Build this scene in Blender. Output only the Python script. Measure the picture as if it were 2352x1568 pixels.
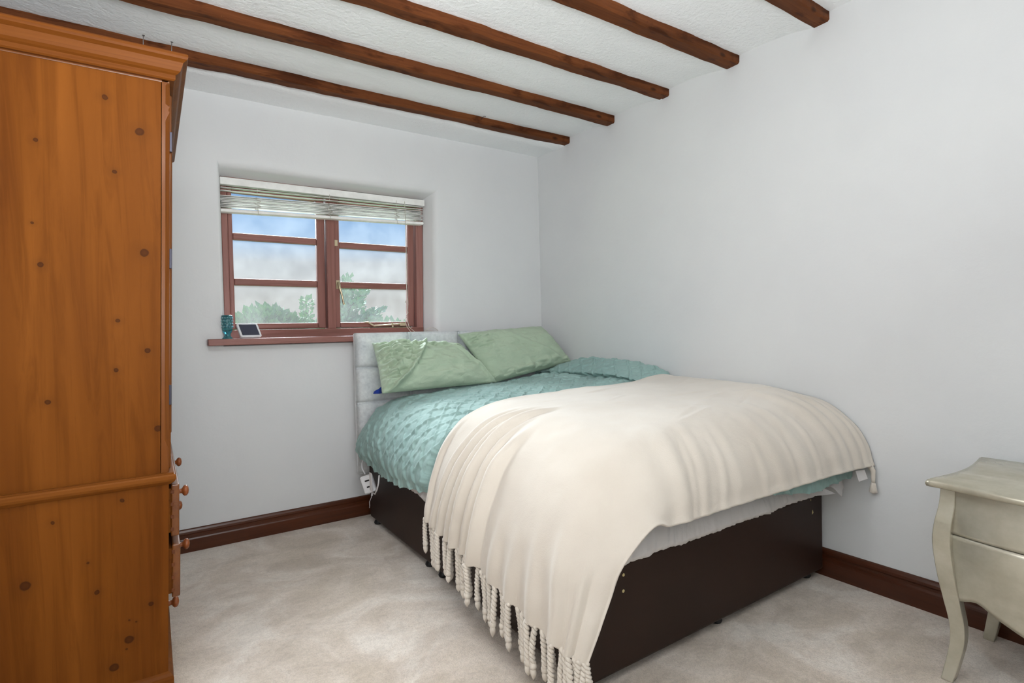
import bpy, bmesh, math, random
import numpy as np
from mathutils import Vector, Matrix, noise

random.seed(7)
RNG = np.random.RandomState(7)
PI = math.pi
SC = bpy.context.scene
COL = SC.collection
for o in list(bpy.data.objects):
    bpy.data.objects.remove(o)

# ------------------------------------------------------------------ camera
cam_d = bpy.data.cameras.new('camera')
cam = bpy.data.objects.new('camera', cam_d)
COL.objects.link(cam)
RM = [[0.8324613, -0.5535739, -0.0237511],
      [0.0304774, 0.0029469, 0.9995311],
      [0.5532443, 0.8327948, -0.0193247]]
cam.matrix_world = Matrix((
    (RM[0][0], RM[1][0], -RM[2][0], 0.0),
    (RM[0][1], RM[1][1], -RM[2][1], 0.0),
    (RM[0][2], RM[1][2], -RM[2][2], 1.1),
    (0, 0, 0, 1)))
cam_d.sensor_width = 36.0
cam_d.sensor_fit = 'HORIZONTAL'
cam_d.lens = 36.0 * 1248.5 / 2352.0
cam_d.clip_start = 0.02
SC.camera = cam

# ------------------------------------------------------------------ view
SC.view_settings.view_transform = 'Standard'
SC.view_settings.look = 'None'
SC.view_settings.gamma = 1.0
SC.view_settings.use_curve_mapping = False
SC.view_settings.exposure = 0.0
try:
    SC.cycles.use_denoising = True
    SC.cycles.max_bounces = 10
    SC.cycles.diffuse_bounces = 6
    SC.cycles.transparent_max_bounces = 12
    SC.cycles.caustics_reflective = False
    SC.cycles.caustics_refractive = False
except Exception:
    pass


def lin(r, g, b):
    def f(c):
        c /= 255.0
        return c / 12.92 if c <= 0.04045 else ((c + 0.055) / 1.055) ** 2.4
    return (f(r), f(g), f(b), 1.0)


# ------------------------------------------------------------------ world: pale hazy horizon under a blue sky
w = bpy.data.worlds.new('World')
SC.world = w
w.use_nodes = True
nt = w.node_tree
nt.nodes.clear()
wo = nt.nodes.new('ShaderNodeOutputWorld')
bg = nt.nodes.new('ShaderNodeBackground')
tc = nt.nodes.new('ShaderNodeTexCoord')
sx = nt.nodes.new('ShaderNodeSeparateXYZ')
rp = nt.nodes.new('ShaderNodeValToRGB')
nt.links.new(tc.outputs['Generated'], sx.inputs[0])
nt.links.new(sx.outputs['Z'], rp.inputs[0])
nt.links.new(rp.outputs[0], bg.inputs[0])
nt.links.new(bg.outputs[0], wo.inputs[0])
cr = rp.color_ramp
cr.elements[0].position = 0.0
cr.elements[0].color = lin(196, 189, 184)
cr.elements[1].position = 1.0
cr.elements[1].color = lin(110, 165, 240)
for p_, c_ in ((0.06, (197, 193, 190)), (0.125, (201, 205, 214)), (0.160, (162, 202, 248)), (0.20, (130, 186, 248)), (0.4, (126, 180, 248))):
    e_ = cr.elements.new(p_)
    e_.color = lin(*c_)
bg.inputs[1].default_value = 0.69


def light(name, kind, loc, energy, color, rot=None, size=None, target=None, **kw):
    d = bpy.data.lights.new(name, kind)
    d.energy = energy
    d.color = color
    o = bpy.data.objects.new(name, d)
    COL.objects.link(o)
    o.location = loc
    if target is not None:
        o.rotation_euler = (Vector(target) - Vector(loc)).to_track_quat('-Z', 'Y').to_euler()
    if size is not None:
        d.shape = 'RECTANGLE'
        d.size, d.size_y = size
    for k, v in kw.items():
        setattr(d, k, v)
    return o


# hazy daylight coming in through the bedroom window
light('daylight', 'SUN', (0.6, 8, 6), 23.0, (0.88, 0.95, 1.0), target=(0.6 + 0.0 * 2, 8 - 2, 6 - 1.4), angle=math.radians(50))
# pendant lamp in the middle of the room, above the picture
light('pendant_lamp_light', 'POINT', (0.12, 1.12, 1.88), 15.5, (0.98, 0.99, 1.0), shadow_soft_size=0.10)
# added fill: unseen area light aimed up to brighten ceiling and walls
light('added_bounce_fill', 'AREA', (0.2, -0.3, 1.3), 52.0, (0.95, 0.98, 1.0), size=(1.0, 0.8), target=(-0.15, 0.6, 2.42))


# ------------------------------------------------------------------ helpers
ORG = {}


def meta(o, label=None, cat=None, group=None, kind=None):
    if label:
        o['label'] = label
    if cat:
        o['category'] = cat
    if group:
        o['group'] = group
    if kind:
        o['kind'] = kind
    return o


def thing(name, loc, label, cat, group=None, kind=None):
    o = bpy.data.objects.new(name, None)
    o.empty_display_size = 0.1
    o.location = loc
    COL.objects.link(o)
    ORG[o.name] = Vector(loc)
    return meta(o, label, cat, group, kind)


class MB:
    """collects vertices and faces in world coordinates"""

    def __init__(self):
        self.v, self.f, self.s = [], [], []

    def add(self, vs, fs, smooth=False):
        n = len(self.v)
        self.v += [tuple(p) for p in vs]
        self.f += [tuple(i + n for i in f) for f in fs]
        self.s += [smooth] * len(fs)
        return self

    def box(self, x0, x1, y0, y1, z0, z1):
        vs = [(x0, y0, z0), (x1, y0, z0), (x1, y1, z0), (x0, y1, z0), (x0, y0, z1), (x1, y0, z1), (x1, y1, z1), (x0, y1, z1)]
        return self.add(vs, [(3, 2, 1, 0), (4, 5, 6, 7), (0, 1, 5, 4), (1, 2, 6, 5), (2, 3, 7, 6), (3, 0, 4, 7)])

    def loft(self, rings, smooth=True, caps=True, closed=True):
        n = len(rings[0])
        vs = [p for r in rings for p in r]
        fs = []
        m = n if closed else n - 1
        for i in range(len(rings) - 1):
            for j in range(m):
                k = (j + 1) % n
                fs.append((i * n + j, i * n + k, (i + 1) * n + k, (i + 1) * n + j))
        if caps and closed:
            fs.append(tuple(range(n - 1, -1, -1)))
            fs.append(tuple((len(rings) - 1) * n + j for j in range(n)))
        return self.add(vs, fs, smooth)

    def tube(self, pts, r, n=8, caps=True):
        pts = [Vector(p) for p in pts]
        rings = []
        prev = None
        for i, p in enumerate(pts):
            t = (pts[min(i + 1, len(pts) - 1)] - pts[max(i - 1, 0)]).normalized()
            if prev is None:
                a = Vector((0, 0, 1)) if abs(t.z) < 0.9 else Vector((1, 0, 0))
                u = t.cross(a).normalized()
            else:
                u = (prev - t * prev.dot(t)).normalized()
            prev = u
            v = t.cross(u)
            rr = r[i] if isinstance(r, (list, tuple)) else r
            rings.append([p + (u * math.cos(2 * PI * k / n) + v * math.sin(2 * PI * k / n)) * rr for k in range(n)])
        return self.loft(rings, True, caps)

    def lathe(self, prof, center, axis='Z', n=24, caps=True):
        c = Vector(center)
        rings = []
        for r, h in prof:
            ring = []
            for k in range(n):
                a = 2 * PI * k / n
                ca, sa = math.cos(a) * r, math.sin(a) * r
                if axis == 'Z':
                    ring.append(c + Vector((ca, sa, h)))
                elif axis == 'X':
                    ring.append(c + Vector((h, ca, sa)))
                else:
                    ring.append(c + Vector((ca, h, -sa)))
            rings.append(ring)
        return self.loft(rings, True, caps)

    def grid(self, P, smooth=True, flip=False):
        m, n = P.shape[:2]
        vs = [tuple(p) for p in P.reshape(-1, 3)]
        fs = []
        for i in range(m - 1):
            for j in range(n - 1):
                a = i * n + j
                q = (a, a + 1, a + n + 1, a + n)
                fs.append(q[::-1] if flip else q)
        return self.add(vs, fs, smooth)


def build(name, mb, mat, parent=None, bevel=0.0, seg=2, warp=None, label=None, solid=0.0, smooth_angle=False):
    o0 = ORG.get(parent.name, Vector((0, 0, 0))) if parent is not None else Vector((0, 0, 0))
    vs = mb.v
    if warp:
        vs = [warp(p) for p in vs]
    me = bpy.data.meshes.new(name)
    me.from_pydata([(p[0] - o0.x, p[1] - o0.y, p[2] - o0.z) for p in vs], [], mb.f)
    me.polygons.foreach_set('use_smooth', mb.s)
    me.materials.append(mat)
    me.update()
    o = bpy.data.objects.new(name, me)
    COL.objects.link(o)
    if parent is not None:
        o.parent = parent
    ORG[o.name] = o0
    if solid:
        md = o.modifiers.new('solid', 'SOLIDIFY')
        md.thickness = solid
        md.offset = -1
    if bevel:
        md = o.modifiers.new('bevel', 'BEVEL')
        md.width = bevel
        md.segments = seg
        md.limit_method = 'ANGLE'
        md.angle_limit = math.radians(40)
        md.harden_normals = False
    if label:
        o['label'] = label
    return o


def top(name, mb, mat, label, cat, group=None, kind=None, origin=(0, 0, 0), **kw):
    o = build(name, mb, mat, None, **kw)
    if any(origin):
        ov = Vector(origin)
        o.data.transform(Matrix.Translation(-ov))
        o.location = ov
        ORG[o.name] = ov
    return meta(o, label, cat, group, kind)


def boxm(*a):
    return MB().box(*a)


def fbm(x, y, z=0.0, oct=3):
    s, a, t = 0.0, 1.0, 0.0
    for _ in range(oct):
        s += a * noise.noise(Vector((x, y, z)))
        t += a
        a *= 0.5
        x, y, z = x * 2.03 + 3.1, y * 2.03 - 1.7, z * 2.03 + 0.9
    return s / t


def vnoise(shape, cell, seed):
    """smooth value noise on a grid (numpy), about one bump per `cell` samples"""
    m, n = shape
    r = np.random.RandomState(seed)
    gm, gn = int(m / cell) + 4, int(n / cell) + 4
    g = r.rand(gm, gn) * 2 - 1
    x = np.arange(m) / cell
    y = np.arange(n) / cell
    xi, yi = x.astype(int), y.astype(int)
    xf, yf = x - xi, y - yi
    xf = xf * xf * (3 - 2 * xf)
    yf = yf * yf * (3 - 2 * yf)
    a = g[np.ix_(xi, yi)]
    b = g[np.ix_(xi + 1, yi)]
    c = g[np.ix_(xi, yi + 1)]
    d = g[np.ix_(xi + 1, yi + 1)]
    X = xf[:, None]
    Y = yf[None, :]
    return a * (1 - X) * (1 - Y) + b * X * (1 - Y) + c * (1 - X) * Y + d * X * Y


def cr_axis(P, k, n):
    """Catmull-Rom resample of P along axis 0 at parameters k (0..1 of the knots)"""
    m = P.shape[0]
    t = np.clip(np.asarray(k) * (m - 1), 0, m - 1 - 1e-9)
    i = t.astype(int)
    f = (t - i).reshape((-1,) + (1,) * (P.ndim - 1))
    Pp = np.concatenate([2 * P[:1] - P[1:2], P, 2 * P[-1:] - P[-2:-1]], 0)
    p0, p1, p2, p3 = Pp[i], Pp[i + 1], Pp[i + 2], Pp[i + 3]
    return 0.5 * (2 * p1 + (p2 - p0) * f + (2 * p0 - 5 * p1 + 4 * p2 - p3) * f ** 2 + (3 * p1 - p0 - 3 * p2 + p3) * f ** 3)


def dense(ctrl, nu, nv):
    """ctrl [u][v][3] -> nu x nv grid, evenly spaced along the surface"""
    P = np.array(ctrl, float)
    A = cr_axis(P, np.linspace(0, 1, 400), 400)
    L = np.linalg.norm(np.diff(A, axis=0), axis=2).mean(1)
    s = np.concatenate([[0], np.cumsum(L)])
    ku = np.interp(np.linspace(0, s[-1], nu), s, np.linspace(0, 1, 400))
    A = np.swapaxes(cr_axis(P, ku, nu), 0, 1)
    B = cr_axis(A, np.linspace(0, 1, 400), 400)
    L = np.linalg.norm(np.diff(B, axis=0), axis=2).mean(1)
    s2 = np.concatenate([[0], np.cumsum(L)])
    kv = np.interp(np.linspace(0, s2[-1], nv), s2, np.linspace(0, 1, 400))
    B = cr_axis(A, kv, nv)
    return np.swapaxes(B, 0, 1), s[-1], s2[-1]


def normals(P):
    du = np.gradient(P, axis=0)
    dv = np.gradient(P, axis=1)
    n = np.cross(du, dv)
    return n / (np.linalg.norm(n, axis=2, keepdims=True) + 1e-12)


def smooth2(A, it=2):
    for _ in range(it):
        B = np.pad(A, ((1, 1), (1, 1)), mode='edge')
        A = (B[:-2, 1:-1] + B[2:, 1:-1] + B[1:-1, :-2] + B[1:-1, 2:] + 2 * A) / 6
    return A


def smooth2v(P, it):
    return np.stack([smooth2(P[..., k], it) for k in range(3)], -1)


# ------------------------------------------------------------------ materials
def mat(name):
    m = bpy.data.materials.new(name)
    m.use_nodes = True
    t = m.node_tree
    b = t.nodes['Principled BSDF']
    return m, t, b


def N(t, kind, **kw):
    n = t.nodes.new(kind)
    for k, v in kw.items():
        setattr(n, k, v)
    return n


def ramp(t, fac, stops):
    r = N(t, 'ShaderNodeValToRGB')
    e = r.color_ramp.elements
    e[0].position, e[0].color = stops[0]
    e[1].position, e[1].color = stops[-1]
    for p, c in stops[1:-1]:
        q = e.new(p)
        q.color = c
    t.links.new(fac, r.inputs[0])
    return r.outputs[0]


def noise_tex(t, vec, scale, detail=3.0, rough=0.55, dist=0.0):
    n = N(t, 'ShaderNodeTexNoise')
    n.inputs['Scale'].default_value = scale
    n.inputs['Detail'].default_value = detail
    n.inputs['Roughness'].default_value = rough
    n.inputs['Distortion'].default_value = dist
    t.links.new(vec, n.inputs['Vector'])
    return n.outputs['Fac']


def mapping(t, scale=(1, 1, 1), rot=(0, 0, 0), space='Object'):
    c = N(t, 'ShaderNodeTexCoord')
    m = N(t, 'ShaderNodeMapping')
    m.inputs['Scale'].default_value = scale
    m.inputs['Rotation'].default_value = rot
    t.links.new(c.outputs[space], m.inputs[0])
    return m.outputs[0]


def mixc(t, fac, a, b, mode='MIX'):
    n = N(t, 'ShaderNodeMix', data_type='RGBA', blend_type=mode)
    for i, v in ((0, fac), (6, a), (7, b)):
        if hasattr(v, 'links'):
            t.links.new(v, n.inputs[i])
        else:
            n.inputs[i].default_value = v
    return n.outputs[2]


def math_(t, op, a, b=None):
    n = N(t, 'ShaderNodeMath', operation=op)
    for i, v in ((0, a), (1, b)):
        if v is None:
            continue
        if hasattr(v, 'links'):
            t.links.new(v, n.inputs[i])
        else:
            n.inputs[i].default_value = v
    return n.outputs[0]


def bump(t, b, h, strength=0.3, dist=0.01, prev=None):
    n = N(t, 'ShaderNodeBump')
    n.inputs['Strength'].default_value = strength
    n.inputs['Distance'].default_value = dist
    t.links.new(h, n.inputs['Height'])
    if prev is not None:
        t.links.new(prev, n.inputs['Normal'])
    t.links.new(n.outputs[0], b.inputs['Normal'])
    return n.outputs[0]


def plain(name, col, rough=0.5, metal=0.0, sheen=0.0, coat=0.0):
    m, t, b = mat(name)
    v = mapping(t)
    f = noise_tex(t, v, 14, 3)
    c2 = tuple(c * 0.86 for c in col[:3]) + (1,)
    t.links.new(ramp(t, f, [(0.35, c2), (0.65, col)]), b.inputs['Base Color'])
    b.inputs['Roughness'].default_value = rough
    b.inputs['Metallic'].default_value = metal
    b.inputs['Sheen Weight'].default_value = sheen
    b.inputs['Coat Weight'].default_value = coat
    return m


def wall_mat(name, c0, c1, bs, bscale):
    m, t, b = mat(name)
    v = mapping(t)
    f = noise_tex(t, v, 1.3, 4)
    t.links.new(ramp(t, f, [(0.35, c0), (0.65, c1)]), b.inputs['Base Color'])
    b.inputs['Roughness'].default_value = 0.85
    h1 = noise_tex(t, v, bscale, 5, 0.6)
    h2 = noise_tex(t, v, 4.0, 2)
    n1 = bump(t, b, h2, 0.25, 0.03)
    bump(t, b, h1, bs, 0.006, n1)
    return m


M_WALL = wall_mat('wall_paint', lin(215, 216, 217), lin(220, 221, 221), 0.12, 45)
M_CEIL = wall_mat('ceiling_plaster', lin(241, 243, 244), lin(246, 248, 249), 0.9, 55)


def wood(name, dark, mid, light_, axis='Z', grain=1.0, rough=0.42, knots=None, coat=0.0, bumps=0.12, spec=0.2):
    """long-grained timber; knots = [(x, z, r)] in the object's own x/z plane"""
    m, t, b = mat(name)
    k = 26.0 * grain
    s = {'Z': (k, k, 1.1), 'X': (1.1, k, k), 'Y': (k, 1.1, k)}[axis]
    v = mapping(t, s)
    f1 = noise_tex(t, v, 1.0, 5, 0.6, 0.6)
    s2 = {'Z': (7 * grain, 7 * grain, 0.35), 'X': (0.35, 7 * grain, 7 * grain), 'Y': (7 * grain, 0.35, 7 * grain)}[axis]
    f2 = noise_tex(t, mapping(t, s2), 1.0, 3, 0.5, 0.9)
    f = math_(t, 'ADD', math_(t, 'MULTIPLY', f1, 0.40), math_(t, 'MULTIPLY', f2, 0.60))
    c = ramp(t, f, [(0.30, dark), (0.5, mid), (0.70, light_)])
    s3 = {'Z': (60 * grain, 60 * grain, 1.6), 'X': (1.6, 60 * grain, 60 * grain), 'Y': (60 * grain, 1.6, 60 * grain)}[axis]
    f3 = noise_tex(t, mapping(t, s3), 1.0, 4, 0.65, 1.2)
    c = mixc(t, 0.5, c, ramp(t, f3, [(0.36, (0.62, 0.56, 0.5, 1)), (0.52, (1, 1, 1, 1))]), 'MULTIPLY')
    if knots:
        co = N(t, 'ShaderNodeTexCoord').outputs['Object']
        wn = N(t, 'ShaderNodeTexNoise')
        wn.inputs['Scale'].default_value = 30
        t.links.new(co, wn.inputs['Vector'])
        ws = N(t, 'ShaderNodeVectorMath', operation='SCALE')
        ws.inputs['Scale'].default_value = 0.008
        t.links.new(wn.outputs['Color'], ws.inputs[0])
        ad = N(t, 'ShaderNodeVectorMath', operation='ADD')
        t.links.new(co, ad.inputs[0])
        t.links.new(ws.outputs[0], ad.inputs[1])
        fl = N(t, 'ShaderNodeVectorMath', operation='MULTIPLY')
        fl.inputs[1].default_value = (1, 0, 1)
        t.links.new(ad.outputs[0], fl.inputs[0])
        d = None
        for (kx, kz, kr) in knots:
            q = N(t, 'ShaderNodeVectorMath', operation='DISTANCE')
            q.inputs[1].default_value = (kx + 0.004, 0, kz + 0.004)
            t.links.new(fl.outputs[0], q.inputs[0])
            e = math_(t, 'DIVIDE', q.outputs['Value'], kr)
            d = e if d is None else math_(t, 'MINIMUM', d, e)
        kf = ramp(t, math_(t, 'MULTIPLY', d, 0.25), [(0.0, (0.8,) * 3 + (1,)), (0.12, (0.88,) * 3 + (1,)), (0.2, (1, 1, 1, 1)), (0.26, (0.18,) * 3 + (1,)), (0.9, (0, 0, 0, 1))])
        c = mixc(t, math_(t, 'MULTIPLY', kf, 0.82), c, lin(48, 24, 12))
    t.links.new(c, b.inputs['Base Color'])
    b.inputs['Roughness'].default_value = rough
    b.inputs['Coat Weight'].default_value = coat
    b.inputs['Coat Roughness'].default_value = 0.25
    b.inputs['Specular IOR Level'].default_value = spec
    bump(t, b, f1, bumps, 0.004)
    return m


PD, PM, PL = lin(92, 48, 14), lin(105, 58, 17), lin(120, 69, 23)
M_PINE_Z = wood('pine_upright', PD, PM, PL, 'Z', 0.8, 0.4, None, 0.1, 0.1, 0.1)
M_PINE_X = wood('pine_across', PD, PM, PL, 'X', 0.8, 0.45, None, 0.0, 0.1, 0.07)
M_PINE_Y = wood('pine_front', PD, PM, PL, 'Y', 0.8, 0.42, None, 0.6)
M_BEAM = wood('beam_timber', lin(64, 36, 20), lin(106, 60, 32), lin(134, 82, 46), 'X', 0.9, 0.6, None, 0.0, 0.6, 0.1)


def beam_wear(m):
    """knots, dark blotches and pale scuffs in the old timber"""
    t = m.node_tree
    b = t.nodes['Principled BSDF']
    old = b.inputs['Base Color'].links[0].from_socket
    v = mapping(t, (2.2, 9, 9))
    blot = ramp(t, noise_tex(t, v, 2.2, 4, 0.6, 0.8), [(0.36, (0.42, 0.36, 0.34, 1)), (0.5, (1, 1, 1, 1))])
    c = mixc(t, 0.85, old, blot, 'MULTIPLY')
    vo = N(t, 'ShaderNodeTexVoronoi')
    vo.inputs['Scale'].default_value = 1.0
    t.links.new(mapping(t, (5, 11, 11)), vo.inputs['Vector'])
    kf = ramp(t, vo.outputs['Distance'], [(0.06, (1, 1, 1, 1)), (0.14, (0, 0, 0, 1))])
    c = mixc(t, math_(t, 'MULTIPLY', kf, 0.75), c, lin(40, 22, 14))
    sc_ = ramp(t, noise_tex(t, mapping(t, (14, 60, 60)), 1.0, 4, 0.7, 0.5), [(0.70, (0, 0, 0, 1)), (0.76, (1, 1, 1, 1))])
    c = mixc(t, math_(t, 'MULTIPLY', sc_, 0.55), c, lin(190, 130, 88))
    t.links.new(c, b.inputs['Base Color'])


beam_wear(M_BEAM)
M_MAHOG = wood('mahogany_stain', lin(124, 82, 74), lin(142, 98, 90), lin(158, 114, 106), 'Z', 0.7, 0.4)
M_MAHOG_X = wood('mahogany_stain_across', lin(124, 82, 74), lin(142, 98, 90), lin(158, 114, 106), 'X', 0.7, 0.4)
M_SKIRT_X = wood('skirting_stain', lin(58, 30, 18), lin(80, 42, 24), lin(98, 52, 30), 'X', 0.7, 0.28, None, 0.4, 0.05)
M_SKIRT_Y = wood('skirting_stain_side', lin(58, 30, 18), lin(76, 40, 24), lin(92, 50, 30), 'Y', 0.7, 0.28, None, 0.4, 0.05)


def carpet_mat():
    m, t, b = mat('carpet_pile')
    v = mapping(t)
    big = noise_tex(t, v, 2.6, 5, 0.62, 1.0)
    patch = noise_tex(t, mapping(t, (1, 1.6, 1), (0, 0, 0.7)), 4.0, 4, 0.6, 0.8)
    fib = noise_tex(t, v, 190, 2, 0.8)
    mid = noise_tex(t, v, 60, 4, 0.75)
    c = ramp(t, big, [(0.36, lin(216, 200, 182)), (0.5, lin(232, 217, 202)), (0.60, lin(246, 235, 223))])
    c = mixc(t, 0.6, c, ramp(t, patch, [(0.40, (0.76, 0.74, 0.72, 1)), (0.46, (0.90, 0.89, 0.88, 1)), (0.53, (0.92, 0.91, 0.90, 1)), (0.56, (1, 1, 1, 1))]), 'MULTIPLY')
    c = mixc(t, 0.45, c, ramp(t, fib, [(0.32, (0.6, 0.58, 0.56, 1)), (0.60, (1, 1, 1, 1))]), 'MULTIPLY')
    c = mixc(t, 0.42, c, ramp(t, mid, [(0.36, (0.68, 0.66, 0.64, 1)), (0.58, (1, 1, 1, 1))]), 'MULTIPLY')
    t.links.new(c, b.inputs['Base Color'])
    b.inputs['Roughness'].default_value = 0.95
    b.inputs['Sheen Weight'].default_value = 0.3
    b.inputs['Sheen Roughness'].default_value = 0.6
    n1 = bump(t, b, patch, 0.25, 0.02)
    n2 = bump(t, b, mid, 0.6, 0.008, n1)
    bump(t, b, fib, 0.8, 0.004, n2)
    return m


M_CARPET = carpet_mat()


def fabric(name, c0, c1, scale=3.0, weave=900, wb=0.15, sheen=0.2, rough=0.85, crease=0.0, cscale=18):
    m, t, b = mat(name)
    v = mapping(t)
    f = noise_tex(t, v, scale, 4)
    t.links.new(ramp(t, f, [(0.35, c0), (0.65, c1)]), b.inputs['Base Color'])
    b.inputs['Roughness'].default_value = rough
    b.inputs['Sheen Weight'].default_value = sheen
    b.inputs['Sheen Roughness'].default_value = 0.5
    h = noise_tex(t, v, weave, 2)
    n1 = bump(t, b, h, wb, 0.002)
    if crease:
        h2 = noise_tex(t, v, cscale, 4, 0.6, 1.5)
        bump(t, b, h2, crease, 0.012, n1)
    return m


M_DUVET = fabric('sage_teal_cotton', lin(140, 170, 166), lin(152, 181, 176), 3, 500, 0.1, 0.1, 0.8, 0.2, 26)
M_PILLOW = fabric('sage_cotton', lin(166, 184, 160), lin(178, 194, 170), 3, 500, 0.1, 0.1, 0.8, 0.45, 20)
M_THROW = fabric('cream_fleece', lin(205, 195, 182), lin(217, 208, 196), 2.2, 260, 0.25, 0.35, 0.9, 0.12, 9)
M_SHEET = fabric('white_sheet', lin(214, 210, 208), lin(222, 219, 218), 3, 600, 0.06, 0.1, 0.8, 0.15, 20)
M_BLUE = fabric('blue_cloth', lin(20, 50, 150), lin(30, 66, 175), 6)


def leather():
    m, t, b = mat('brown_faux_leather')
    v = mapping(t)
    f = noise_tex(t, v, 2.5, 3)
    t.links.new(ramp(t, f, [(0.35, lin(40, 26, 19)), (0.65, lin(48, 31, 23))]), b.inputs['Base Color'])
    b.inputs['Roughness'].default_value = 0.5
    b.inputs['Specular IOR Level'].default_value = 0.25
    h = noise_tex(t, v, 260, 3)
    bump(t, b, h, 0.12, 0.002)
    return m


M_LEATHER = leather()


def velvet():
    m, t, b = mat('crushed_silver_velvet')
    v = mapping(t, (1, 1, 1))
    f = noise_tex(t, v, 6, 5, 0.7, 0.6)
    f2 = noise_tex(t, v, 60, 3, 0.6)
    c = ramp(t, f, [(0.28, lin(168, 174, 182)), (0.40, lin(200, 205, 208)), (0.66, lin(220, 223, 223))])
    c = mixc(t, 0.25, c, ramp(t, f2, [(0.35, (0.5, 0.5, 0.52, 1)), (0.6, (1, 1, 1, 1))]), 'MULTIPLY')
    t.links.new(c, b.inputs['Base Color'])
    b.inputs['Roughness'].default_value = 0.55
    b.inputs['Sheen Weight'].default_value = 0.6
    bump(t, b, f, 0.15, 0.01)
    return m


M_VELVET = velvet()


def silver():
    m, t, b = mat('champagne_silver_leaf')
    v = mapping(t, (5, 3, 7))
    f = noise_tex(t, v, 1.2, 4, 0.55, 0.6)
    f2 = noise_tex(t, mapping(t), 16, 5, 0.7)
    c = ramp(t, f, [(0.3, lin(186, 180, 162)), (0.5, lin(194, 189, 173)), (0.7, lin(204, 199, 184))])
    c = mixc(t, 0.3, c, ramp(t, f2, [(0.35, (0.6, 0.58, 0.52, 1)), (0.65, (1, 1, 1, 1))]), 'MULTIPLY')
    t.links.new(c, b.inputs['Base Color'])
    b.inputs['Metallic'].default_value = 0.5
    b.inputs['Roughness'].default_value = 0.27
    bump(t, b, f2, 0.06, 0.003)
    return m


M_SILVER = silver()
M_WHITE = plain('white_plastic', lin(236, 236, 238), 0.35)
M_BLACK = plain('black_plastic', lin(20, 20, 24), 0.4)
M_SCREEN = plain('dark_screen_glass', lin(38, 42, 66), 0.08, 0.0, 0.0, 0.6)
M_STEEL = plain('dull_steel', lin(120, 118, 116), 0.4, 0.9)
M_DARKSTEEL = plain('dark_hinge_metal', lin(52, 50, 58), 0.4, 0.8)
M_BRASSY = plain('pale_lacquered_brass', lin(206, 192, 160), 0.3, 0.7)
M_BLIND = plain('cream_white_slat', lin(240, 240, 236), 0.5)
M_CORD = plain('pale_cord', lin(196, 192, 180), 0.8)
M_KNOB = wood('knob_pine', lin(110, 58, 30), lin(138, 76, 40), lin(160, 94, 52), 'X', 1.0, 0.35, None, 0.3)
M_YELLOW = plain('bare_staple_wood', lin(222, 206, 150), 0.7)
M_TAIL = wood('dovetail_end_grain', lin(84, 46, 24), lin(98, 54, 28), lin(110, 62, 32), 'Y')


def glass_mat():
    m = bpy.data.materials.new('misted_window_glass')
    m.use_nodes = True
    t = m.node_tree
    t.nodes.clear()
    o = N(t, 'ShaderNodeOutputMaterial')
    tr = N(t, 'ShaderNodeBsdfTransparent')
    tr.inputs[0].default_value = (0.97, 0.98, 0.98, 1)
    gl = N(t, 'ShaderNodeBsdfGlossy')
    gl.inputs['Roughness'].default_value = 0.03
    lw = N(t, 'ShaderNodeFresnel')
    lw.inputs[0].default_value = 1.12
    mx = N(t, 'ShaderNodeMixShader')
    t.links.new(lw.outputs[0], mx.inputs[0])
    t.links.new(tr.outputs[0], mx.inputs[1])
    t.links.new(gl.outputs[0], mx.inputs[2])
    df = N(t, 'ShaderNodeBsdfTranslucent')
    df.inputs[0].default_value = (0.9, 0.9, 0.88, 1)
    v = mapping(t, (1, 1, 1))
    f = noise_tex(t, v, 6, 3)
    fr = ramp(t, f, [(0.3, (0.02,) * 3 + (1,)), (0.7, (0.045,) * 3 + (1,))])
    m2 = N(t, 'ShaderNodeMixShader')
    t.links.new(fr, m2.inputs[0])
    t.links.new(mx.outputs[0], m2.inputs[1])
    t.links.new(df.outputs[0], m2.inputs[2])
    t.links.new(m2.outputs[0], o.inputs[0])
    return m


M_GLASS = glass_mat()


def teal_glass():
    m, t, b = mat('teal_moulded_glass')
    v = mapping(t)
    f = noise_tex(t, v, 40, 3)
    t.links.new(ramp(t, f, [(0.35, lin(70, 165, 185)), (0.65, lin(120, 215, 220))]), b.inputs['Base Color'])
    b.inputs['Roughness'].default_value = 0.08
    b.inputs['Transmission Weight'].default_value = 0.75
    b.inputs['IOR'].default_value = 1.45
    return m


M_TEAL = teal_glass()


def leaf_mat(name, c0, c1):
    m, t, b = mat(name)
    v = mapping(t)
    f = noise_tex(t, v, 2.4, 4)
    t.links.new(ramp(t, f, [(0.35, c0), (0.65, c1)]), b.inputs['Base Color'])
    b.inputs['Roughness'].default_value = 0.6
    return m


M_LEAF1 = leaf_mat('bush_leaf', lin(86, 128, 82), lin(124, 160, 104))
M_LEAF2 = leaf_mat('tree_leaf', lin(96, 136, 106), lin(140, 172, 140))
M_LEAF3 = leaf_mat('hedge_leaf', lin(92, 140, 96), lin(130, 172, 122))
M_BARK = plain('bark', lin(96, 84, 72), 0.9)
M_GRASS = leaf_mat('garden_grass', lin(86, 120, 66), lin(112, 146, 84))

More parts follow.
